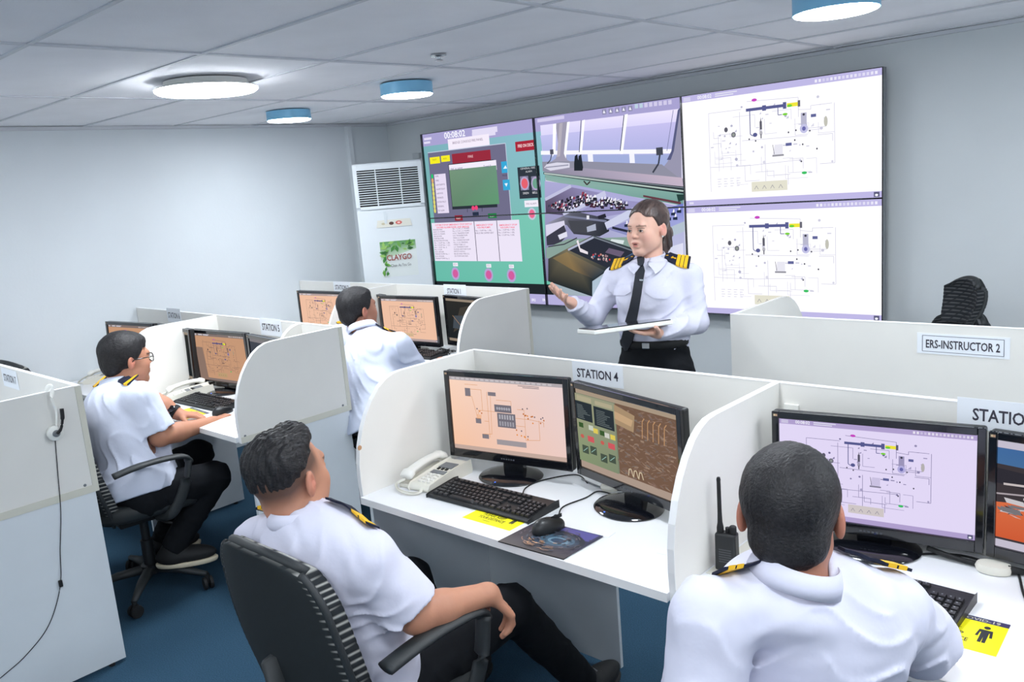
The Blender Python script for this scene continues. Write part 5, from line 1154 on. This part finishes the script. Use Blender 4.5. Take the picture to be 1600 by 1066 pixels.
        def slab(rows, th, name, m, par):
            v_, f_ = [], []; R_n = len(rows)
            for r_ in rows: v_ += [p+up*th for p in r_]+[p for p in r_]
            for k_ in range(R_n-1):
                a = k_*6; b = a+6
                for j in (0, 1): f_ += [(a+j, b+j, b+j+1, a+j+1), (a+3+j+1, b+3+j+1, b+3+j, a+3+j)]
                f_ += [(a, a+3, b+3, b), (a+2, b+2, b+5, a+5)]
            f_ += [(0, 1, 2, 5, 4, 3), ((R_n-1)*6+3, (R_n-1)*6+4, (R_n-1)*6+5, (R_n-1)*6+2, (R_n-1)*6+1, (R_n-1)*6)]
            return MB().add([p-org for p in v_], f_).build(name, m, par)
        ep = slab(P3, .006, 'epaulette', 'navy', T)
        ns = g.get('stripes', 2)
        for s_ in range(ns):
            k0 = n1-1.0-s_*1.9; rows = []
            for q in (k0-1.5, k0):
                i0 = int(q); fr = q-i0; A, B = np.array(P3[i0]), np.array(P3[min(i0+1, n1)]); r_ = A*(1-fr)+B*fr; m_ = r_[1]; rows.append([m_+(p-m_)*1.05 for p in r_])
            slab([[p-up*.0012 for p in r_] for r_ in rows], .0088, 'stripe', 'gold', ep)
        if g.get('emblem'):
            pm = P3[4][1]+up*.0075; MB().lathe([(.006, 0), (.005, .002), (.001, .003)], 10, P3[1][1]+up*.006-org).build('button', 'gold', ep)
            for a in (0, 2.1, 4.2): MB().tube([pm-org, pm-org+dr*.012*math.cos(a)+wd*.012*math.sin(a)], [.002, .004], 6).build('emblem_blade', 'gold', ep)
    # ---- trousers
    hp, kn, an = [np.array(v, float) for v in g['hip']], [np.array(v, float) for v in g['knee']], [np.array(v, float) for v in g['ankle']]
    Q = SDF(); PR = frame(g.get('pface', g['face']), up); lr = g.get('lr', 1.0); Q.ell(pe-up*.01, (bw*1.02, bd*1.08, .12), PR, .03)
    Q.ecap(pe+up*.01, pe+up*(.06 if g.get('tuck') else .08), bw*(1.04 if g.get('tuck') else .80), bw*(1.04 if g.get('tuck') else .76), fw, bd/bw, .03)
    if g.get('tuck'): Q.plane(pe+up*.10, up, .003, 's', None)
    for i in (0, 1):
        Q.cap(hp[i], kn[i], .092*lr, .066*lr, .04); Q.cap(kn[i], an[i], .066*lr, .052*lr, .02, cut=.0)
    Q.disp = folds(g.get('seed', 1)+9, .005)
    allp = hp+kn+an+[pe]; lo = np.minimum.reduce(allp)-.14; hi = np.maximum.reduce(allp)+.14; hi[2] += .03
    tq = sdf_obj(Q, 'trousers', g.get('tres', .0065), lo, hi, 'trouser', T, org)
    # belt
    if g.get('belt'):
        pts = [];
        for k_ in range(29):
            a = 2*PI*k_/28; pts.append(pe+up*g['belt']+rt*math.cos(a)*bw*1.05+fw*math.sin(a)*bd*1.06-org)
        MB().tube(pts, .018, 8, flat=(.35, 1), upv=tuple(up)).build('belt', 'dark', T, smooth=True); MB().box(pe+up*g['belt']+fw*(bd*1.06+.004)-org, (.034, .010, .026), rz=math.atan2(-fw[0], fw[1])).build('buckle', 'steel', T, bev=.003)
    # ---- shoes
    for i in (0, 1):
        fd = np.array(g['foot'][i], float); fd = unit(fd); a = an[i].copy(); fz = a[2]-.085; R = frame(fd, (0, 0, 1)); c = np.array([a[0], a[1], 0.0])+fd*.055; tz = max(fz, 0)
        F = SDF(); F.ell(c+R[:, 2]*.048+np.array([0, 0, tz]), (.048, .14, .045), R, .02); F.ell(c-fd*.06+np.array([0, 0, tz+.062]), (.042, .06, .05), R, .03); F.cap(a+np.array((0, 0, -.035)), a+np.array((0, 0, .01)), .045, .040, .03)
        F.plane(c+np.array([0, 0, tz+.024]), (0, 0, -1), .004, 's'); L = SDF(); L.ell(c+np.array([0, 0, tz+.02]), (.049, .143, .060), R, .01); L.plane(c+np.array([0, 0, tz+.026]), (0, 0, 1), .002, 's'); L.plane(c+np.array([0, 0, tz+.002]), (0, 0, -1), .002, 's')
        ce = c+np.array((0, 0, tz)); s1 = sdf_obj(F, 'shoe', .006, ce-(.17, .17, .0), ce+(.17, .17, .16), g.get('shoem', 'dark'), T, org); tag(sdf_obj(L, 'sole', .006, ce-(.17, .17, .02), ce+(.17, .17, .05), g.get('solem', 'dark'), s1, org), 'cream sole' if g.get('solem') else None)
        for k_ in range(3): 
            pc = ce+fd*(-.0+.022*k_)+np.array((0, 0, .098-.012*k_)); MB().tube([pc-R[:, 0]*.02-org, pc+np.array((0, 0, .004))-org, pc+R[:, 0]*.02-org], .0025, 5).build('lace', 'grey', s1)
    return dict(T=T, org=org, S=S, H=H, hc=hc, HR=HR, hs=hs, TR=TR, nb=nb, ch=ch, pe=pe, nr=nr)
def hair(g, prims, cuts, noise=.0035, m='hair', res=.0032, grow=.007, name='hair', lower=None, face=None):
    hc, R, s = g['hc'], g['HR'], g['hs']; w = lambda p: hc+R@(np.array(p, float)*s); A = SDF()
    A.ell(w((0, -.012, .028)), [v*s+grow for v in (.075, .094, .086)], R, .01)
    for (c, r, k) in prims: A.ell(w(c), [v*s for v in r], R, k)
    fc, fr = face or ((0, .105, -.03), (.072, .080, .112))
    A.ell(w(fc), [v*s for v in fr], R, .012, 's')
    lw = lower or (lambda q: -.058+.062*np.clip((q[..., 1]+.06)/.07, 0, 1)+.05*np.clip((q[..., 1]-.02)/.03, 0, 1))
    def fn(P): q = (P-V3(hc))@np.array(R, f32)/f32(s); return (q[..., 2]-lw(q)).astype(f32)*f32(.7)
    A.p.append((fn, .006, 's'))
    for (c, r, k) in cuts: A.ell(w(c), [v*s for v in r], R, k, 's')
    rg = np.random.default_rng(3); D = [V3(rg.normal(size=3)) for _ in range(5)]
    def dp(P):
        q = (P-V3(hc))@np.array(R, f32); a = np.sin(q[..., 0]*240+2.4*np.sin(q[..., 1]*38+q[..., 2]*30)+1.5*np.sin(q@D[0]*60)); b = np.sin(q@D[1]*70+1.5*np.sin(q@D[2]*50)); c_ = np.sin(q@D[3]*190+2*a)
        return (a*noise*.35+b*noise*.35+c_*noise*.3).astype(f32)
    A.disp = dp
    return sdf_obj(A, name, res, hc-.17, hc+.17, m, g['T'], g['org']), A
def J(px, py, d): return at(px, py, d)
def look(face, up=(0, 0, 1)): return frame(face, up)
P0 = {}
# ---- the instructor (woman), standing
hc = J(1011, 357, 3.66)
W = person(dict(label='woman in white uniform shirt and black tie, presenting before the video wall', root=(-2.07, 3.1, 0), fem=True, long=True, head=hc, HR=look((-.08, -1.0, -.02)), hs=.97, neck=J(1019, 412, 3.69),
  chest=J(1017, 462, 3.70), pelvis=J(1024, 562, 3.72), face=(.25, -.97, 0), sh=[J(963, 436, 3.78), J(1077, 434, 3.64)], el=[J(926, 497, 3.80), J(1090, 503, 3.62)], wr=[J(893, 474, 3.62), J(1028, 520, 3.47)],
  hand=[dict(f=J(862, 458, 3.50)-J(893, 474, 3.62), n=(.35, -.5, .8), curl=(.12, .2, .28, .36), th=(.8, .45, .1), spread=.16, thc=.1), dict(f=J(985, 520, 3.42)-J(1028, 520, 3.47), n=(0, 0, 1), curl=(.15, .15, .2, .2), th=(.9, .5, .3))],
  cw=.150, cd=.098, bw=.142, bd=.098, ar=.90, hsc=.93, skin=(226, 180, 160), red=(226, 130, 122), mouth=1, stripes=3, emblem=True, tuck=True, hem=.06, belt=.085, seed=4, fold=.0060, ep=(.42, 1.08), epf=.02, epp=.35, epw=.027,
  hip=[J(995, 585, 3.78), J(1052, 585, 3.70)], knee=[(-2.17, 3.17, .46), (-1.97, 3.13, .46)], ankle=[(-2.18, 3.22, .10), (-1.97, 3.18, .10)], foot=[(0, -1, 0), (.25, -1, 0)], res=.0030, tres=.008, lr=1.0))
hair(W, [((0, -.03, .05), (.079, .088, .078), .02), ((0, -.10, .03), (.03, .03, .03), .02)], [((0, .02, .122), (.003, .09, .012), .008)], .0016, 'hairbrown', .003, .006, face=((0, .105, -.02), (.070, .088, .112)),
     lower=lambda q: -.035+.045*np.clip((q[..., 1]+.05)/.05, 0, 1)+.045*np.clip((q[..., 1]-.015)/.02, 0, 1))
A = SDF(); w_ = lambda p: W['hc']+W['HR']@(np.array(p)*.97)
pts = [(0, -.105, .03), (0.01, -.135, .01), (0.0, -.135, -.04), (-.01, -.12, -.09), (-.015, -.105, -.13)]
for a, b_, r1, r2 in zip(pts[:-1], pts[1:], (.018, .024, .025, .020), (.024, .025, .020, .008)): A.cap(w_(a), w_(b_), r1, r2, .02)
A.disp = lambda P: (.0025*np.sin(P[..., 0]*330+2*np.sin(P[..., 2]*30))+.002*np.sin(P[..., 1]*300)).astype(f32)
sdf_obj(A, 'ponytail', .0032, W['hc']-.22, W['hc']+.2, 'hairbrown', W['T'], W['org'])
MB().lathe([(.022, -.008), (.025, 0), (.022, .008)], 16, Vector(w_((0.005, -.122, .022))-W['org']), Matrix.Rotation(.9, 3, 'X')).build('hair_tie', 'dark', W['T'], smooth=True)
def eyes(g, iris=(52, 34, 28), look_=0.0):
    for x in (-1, 1):
        c = g['hc']+g['HR']@(np.array((x*.031, .0745, -.0015))*g['hs']); n, mm = 16, 12; mb = MB(); vs, cs = [], []; r = .0135*g['hs']
        # front cap of the eyeball framed by the lids
        for j in range(6):
            for i in range(16):
                a = 2*PI*i/16; t = j/5*.98; u, v = math.cos(a)*t*.0125, math.sin(a)*t*.0050*(1-.25*abs(math.cos(a))*t); y = math.sqrt(max(1e-9, r*r-u*u-v*v))+.0018
                vs.append(c+g['HR']@np.array((u, y, v))-g['org']); d = math.hypot(u-look_, v*1.0); cs.append((*lin((18, 14, 14) if d < .0026 else (iris if d < .0060 else (232, 226, 224))), 1))
        fs = [(j*16+i, j*16+(i+1) % 16, (j+1)*16+(i+1) % 16, (j+1)*16+i) for j in range(5) for i in range(16)]+[tuple(range(15, -1, -1))]
        mb.add(vs, fs); mb.c = cs; mb.build('eye', 'eyew', g['T'], smooth=True, attr=True)
        lid = MB(); lid.tube([c+g['HR']@np.array((u*.0135, .0148+(-.003*u*u), .0053*(1-u*u*.85)))-g['org'] for u in np.linspace(-1, 1, 9)], .0011, 6); lid.build('eyelash', 'dark', g['T'])
eyes(W, look_=-.001)
c = W['hc']+W['HR']@(np.array((-.083, -.002, -.037))*.97); MB().lathe([(.001, -.004), (.0042, 0), (.001, .004)], 12, Vector(c-W['org'])).build('earring', 'white', W['T'], smooth=True)
def drape(g, rows, th, name, m, off=.002, smooth=True, parent=None):
    """a thin cloth piece laid on the shirt: rows of picture points met by sight lines"""
    H = g['H']; out = []
    for r_ in rows:
        P = np.array([CAM+ray(*p)*3.3 for p in r_]); D = np.array([unit(ray(*p)) for p in r_]); q = march(H, P, D); nn = grad(H, q, .012); out.append([(a+n*off, a+n*(off+th)) for a, n in zip(q, nn)])
    R_n, C_n = len(out), len(out[0]); vs = []
    for r_ in out: vs += [p[1] for p in r_]+[p[0] for p in r_]
    fs = []; S_ = 2*C_n
    for k in range(R_n-1):
        for j in range(C_n-1): a = k*S_+j; fs += [(a+1, a, a+S_, a+S_+1), (a+C_n, a+C_n+1, a+C_n+S_+1, a+C_n+S_)]
        a = k*S_; fs += [(a, a+C_n, a+C_n+S_, a+S_), (a+C_n-1, a+C_n-1+S_, a+2*C_n-1+S_, a+2*C_n-1)]
    fs += [tuple(range(0, C_n))+tuple(range(2*C_n-1, C_n-1, -1)), tuple((R_n-1)*S_+j for j in range(C_n-1, -1, -1))+tuple((R_n-1)*S_+C_n+j for j in range(C_n))]
    o = MB().add([v-g['org'] for v in vs], fs).build(name, m, parent or g['T'], smooth='a'); return o
ty = [(1001, 414, 4.5), (1002, 424, 6.5), (999, 440, 6.5), (996, 460, 7), (992, 480, 7.5), (988, 500, 8), (985, 520, 8.5), (981, 535, 8.5), (979, 546, 3.5)]
drape(W, [[(x-h, y) , (x, y), (x+h, y)] for x, y, h in ty], .006, 'necktie', 'tie', .006)
drape(W, [[(998, 407), (1003, 406.5), (1008, 407)], [(998.5, 412), (1003, 413), (1007.5, 412)], [(999.5, 417), (1003, 418), (1006, 417)]], .010, 'tie_knot', 'tie', .010)
drape(W, [[(1000, 437.5), (1004, 437), (1008, 437)], [(1000, 439.5), (1004, 439), (1008, 439)]], .002, 'tie_clip', 'steel', .013)
def flap(x0, x1, y0, y1, skew):
    rows = []
    for t in np.linspace(0, 1, 5):
        row = []
        for u in np.linspace(0, 1, 9):
            e = 1-.45*max(0, abs(u-.5)*2-.45)/.55*1.0; row.append((x0+(x1-x0)*u-skew*t, y0+(y1-y0)*t*e+(u-.5)*2.0))
        rows.append(row)
    return rows
drape(W, flap(950, 986, 446, 462, -1), .003, 'pocket_flap', 'shirt', .0015); drape(W, flap(1010, 1053, 448, 467, 1), .003, 'pocket_flap', 'shirt', .0015)
# the flat folder she carries
c0, c1, c2_ = J(928, 517, 3.33), J(1052, 507, 3.42), J(1020, 503, 3.62)
X = unit(c1-c0); Y = np.cross((0, 0, 1), X); Lw = np.linalg.norm(c1-c0)
tb = thing('tablet', 'white edged black tablet lying flat on the hand of the woman instructor', 'tablet', (c0+c1)/2+np.array(Y)*.10-np.array((0, 0, .012)), math.atan2(X[1], X[0]))
tb.rotation_euler[0] = R_(-7); MB().box((0, 0, 0), (Lw, .20, .018)).build('case', 'white', tb, bev=.004); MB().box((0, 0, .0105), (Lw-.012, .188, .005)).build('glass_face', 'gloss', tb, bev=.001)

# ---- man B: lower right, seen from behind
fB = unit((-.36, .93, 0)); hb = J(1235, 800, 1.45)
B = person(dict(label='man in white uniform shirt seen from behind at the lower right desk', root=(-.60, 1.1, 0), head=hb, HR=look((-.36, .93, -.05)), hs=.99, neck=J(1240, 905, 1.43), chest=J(1255, 1000, 1.50), pelvis=(-.63, 1.02, .53), face=fB,
  sh=[J(1388, 954, 1.50), J(1110, 966, 1.40)], el=[J(1440, 1000, 1.62), J(1098, 1120, 1.42)], wr=[(-.52, 1.72, .80), (-.86, 1.32, .60)], hand=[dict(f=(-.3, 1, -.05), n=(0, 0, -1)), dict(f=(-.1, 1, -.3), n=(.4, 0, -1))],
  cw=.170, cd=.115, bw=.16, bd=.12, ar=1.0, slv=1.02, epf=.022, epp=.35, epw=.018, skin=(176, 122, 100), fade=.9, stripes=2, hem=-.09, seed=2, fold=.0065, hip=[(-.53, 1.06, .50), (-.72, 1.03, .50)], knee=[(-.52, 1.46, .54), (-.78, 1.45, .54)], ankle=[(-.52, 1.52, .12), (-.78, 1.55, .12)], foot=[(0, 1, 0), (0, 1, 0)], sres=.005, res=.0036))
hair(B, [((0, -.02, .045), (.080, .094, .082), .02), ((0, -.06, -.03), (.066, .050, .05), .02)], [], .0012, 'hair', .003, .003, lower=lambda q: -.078+.055*np.clip((q[..., 1]+.06)/.07, 0, 1)+.05*np.clip((q[..., 1]-.02)/.03, 0, 1))
# ---- man A: chair in the middle foreground, quiff, looking at the woman
fA = unit((-.22, .97, 0)); ha = J(452, 745, 2.07)
A_ = person(dict(label='man with a black quiff and faded sides leaning back in the nearest office chair', root=(-1.72, 1.1, 0), head=ha, HR=look((-.22, .97, .10), (0, -.12, 1)), hs=1.02, neck=J(474, 819, 2.06), chest=J(500, 888, 2.07), pelvis=(-1.72, 1.13, .55), face=fA,
  sh=[J(579, 882, 2.00), J(411, 852, 2.14)], el=[J(650, 962, 2.04), (-2.05, 1.13, .74)], wr=[J(764, 928, 2.17), (-2.08, 1.38, .68)],
  hand=[dict(f=J(790, 955, 2.20)-J(764, 928, 2.17)+np.array((0, .03, -.03)), n=(-.3, -.45, -.8), curl=(.45, .5, .55, .55), th=(.5, .8, .5)), dict(f=(.2, 1, -.5), n=(.3, 0, -1))],
  cw=.172, cd=.118, bw=.165, bd=.125, ar=1.08, slv=.84, hsc=1.06, epf=.024, epp=.4, epw=.018, skin=(188, 134, 108), fade=.8, stripes=2, hem=-.10, seed=6, fold=.0065, hip=[(-1.62, 1.15, .50), (-1.83, 1.15, .50)], knee=[(-1.60, 1.60, .55), (-2.02, 1.58, .53)], ankle=[(-1.62, 1.93, .13), (-2.02, 1.72, .12)], foot=[(0, 1, 0), (-.1, 1, 0)], belly=.01, sres=.005, res=.0034))
hair(A_, [((0, .01, .086), (.060, .066, .034), .02), ((.0, .040, .098), (.048, .032, .026), .012), ((0, -.04, .06), (.076, .062, .062), .02)], [], .0050, 'hair', .003, .003, lower=lambda q: .006+.040*np.clip((q[..., 1]+.07)/.08, 0, 1)+.03*np.clip((q[..., 1]-.01)/.03, 0, 1))
# ---- man C: left, glasses and watch
fC = unit((.02, 1, 0)); h_c = J(198, 562, 3.92)
Cc = person(dict(label='man with black-framed glasses and a wrist watch at the STATION 5 desk', root=(-3.98, 1.4, 0), head=h_c, HR=look((.02, 1, -.05)), hs=1.05, neck=J(188, 606, 3.90), chest=J(185, 655, 3.86), pelvis=J(212, 752, 3.84), face=fC,
  sh=[J(220, 622, 3.76), J(166, 622, 4.02)], el=[J(250, 683, 3.80), J(243, 628, 4.08)], wr=[J(334, 660, 4.07), J(280, 648, 4.09)],
  hand=[dict(f=J(352, 650, 4.14)-J(334, 660, 4.07), n=(.1, 0, -1), curl=(.35, .35, .4, .45)), dict(f=(.6, .6, -.1), n=(0, 0, -1), curl=(.35, .4, .4, .45))],
  cw=.172, cd=.125, bw=.17, bd=.14, ar=1.08, slv=.84, skin=(184, 130, 104), stripes=2, hem=-.07, seed=3, shirtm='shirtblue', fold=.006, epp=-.40, epf=-.012, epw=.028, hip=[J(226, 775, 3.78), J(205, 765, 3.92)], knee=[J(335, 745, 4.0), (-4.06, 1.90, .52)], ankle=[J(270, 858, 3.96), (-4.10, 1.66, .12)], foot=[(.55, .7, 0), (0, 1, 0)], belly=.03, sres=.006, res=.0042, solem='sole', lr=1.08))
hair(Cc, [((0, -.02, .05), (.083, .098, .082), .02), ((0, .03, .08), (.062, .055, .035), .02), ((0, -.07, -.01), (.068, .042, .06), .02)], [], .0018, 'hair', .0036, .007, lower=lambda q: -.075+.08*np.clip((q[..., 1]+.05)/.06, 0, 1)+.045*np.clip((q[..., 1]-.02)/.03, 0, 1))
def gl(p): return Cc['hc']+Cc['HR']@(np.array(p)*1.05)-Cc['org']
gm = MB()
for x in (-1, 1):
    lp = [gl((x*.034+.026*math.cos(a)*(1 if abs(math.cos(a)) < .9 else .98), .098-.004*abs(math.cos(a)), .000+.019*math.sin(a))) for a in np.linspace(0, 2*PI, 21)]; gm.tube(lp, .0024, 6)
    gm.tube([gl((x*.060, .094, .008)), gl((x*.079, .07, .008)), gl((x*.082, 0, .006)), gl((x*.08, -.02, -.012))], .0024, 6)
gm.tube([gl((-.009, .099, .004)), gl((0, .103, .006)), gl((.009, .099, .004))], .002, 6); go = gm.build('glasses', 'gloss', Cc['T'], smooth=True)
a_ = J(243, 628, 4.08); b_ = J(280, 648, 4.09); c_ = a_+(b_-a_)*.80; ax_ = unit(b_-a_)
wt = MB(); u_ = unit(np.cross(ax_, (0, 0, 1))); v_ = np.cross(u_, ax_); ring = [c_+(u_*math.cos(t)+v_*math.sin(t))*.036-Cc['org'] for t in np.linspace(0, 2*PI, 25)]; wt.tube(ring, .011, 8, flat=(.3, 1), upv=tuple(ax_)); w1 = wt.build('watch', 'dark', Cc['T'], smooth=True)
o_ = unit(-FW+np.array((0, 0, .6))); MB().lathe([(.018, 0), (.018, .008), (.015, .010), (.001, .010)], 18, Vector(c_+v_*.0-Cc['org']+o_*.034), Vector(o_).to_track_quat('Z', 'Y').to_matrix()).build('watch_face', 'gloss', w1, smooth='a')
# ---- man D: back row
fD = unit((-.05, 1, 0)); hd = J(560, 484, 4.45)
D_ = person(dict(label='man with short grey-black hair seen from behind in the back row', root=(-3.80, 2.72, 0), head=hd, HR=look((.10, 1, .12), (0, -.15, 1)), hs=1.0, neck=J(570, 518, 4.42), chest=J(578, 575, 4.36), pelvis=J(590, 668, 4.25), face=fD,
  sh=[J(622, 543, 4.32), J(533, 530, 4.55)], el=[J(652, 590, 4.42), (-4.02, 2.72, .72)], wr=[J(690, 566, 4.72), (-4.02, 3.0, .80)], hand=[dict(f=(.0, 1, -.05), n=(0, 0, -1)), dict(f=(0, 1, 0), n=(0, 0, -1))],
  cw=.175, cd=.12, bw=.165, bd=.13, ar=1.12, slv=.95, skin=(176, 124, 102), fade=.5, stripes=2, hem=.015, seed=8, shirtm='shirtblue', fold=.008, ep=(.45, .95), epw=.018, epf=.02, epp=.3, hip=[(-3.60, 2.78, .50), (-3.80, 2.78, .50)], knee=[(-3.62, 3.2, .53), (-3.85, 3.2, .53)], ankle=[(-3.62, 3.25, .12), (-3.85, 3.25, .12)], foot=[(0, 1, 0), (0, 1, 0)], sres=.006, res=.0045))
hair(D_, [((0, -.02, .045), (.079, .094, .082), .02), ((0, .03, .08), (.06, .05, .03), .02), ((0, -.07, -.02), (.064, .04, .05), .02)], [], .0016, 'hair', .0038, .005, lower=lambda q: -.07+.07*np.clip((q[..., 1]+.05)/.06, 0, 1)+.045*np.clip((q[..., 1]-.02)/.03, 0, 1))
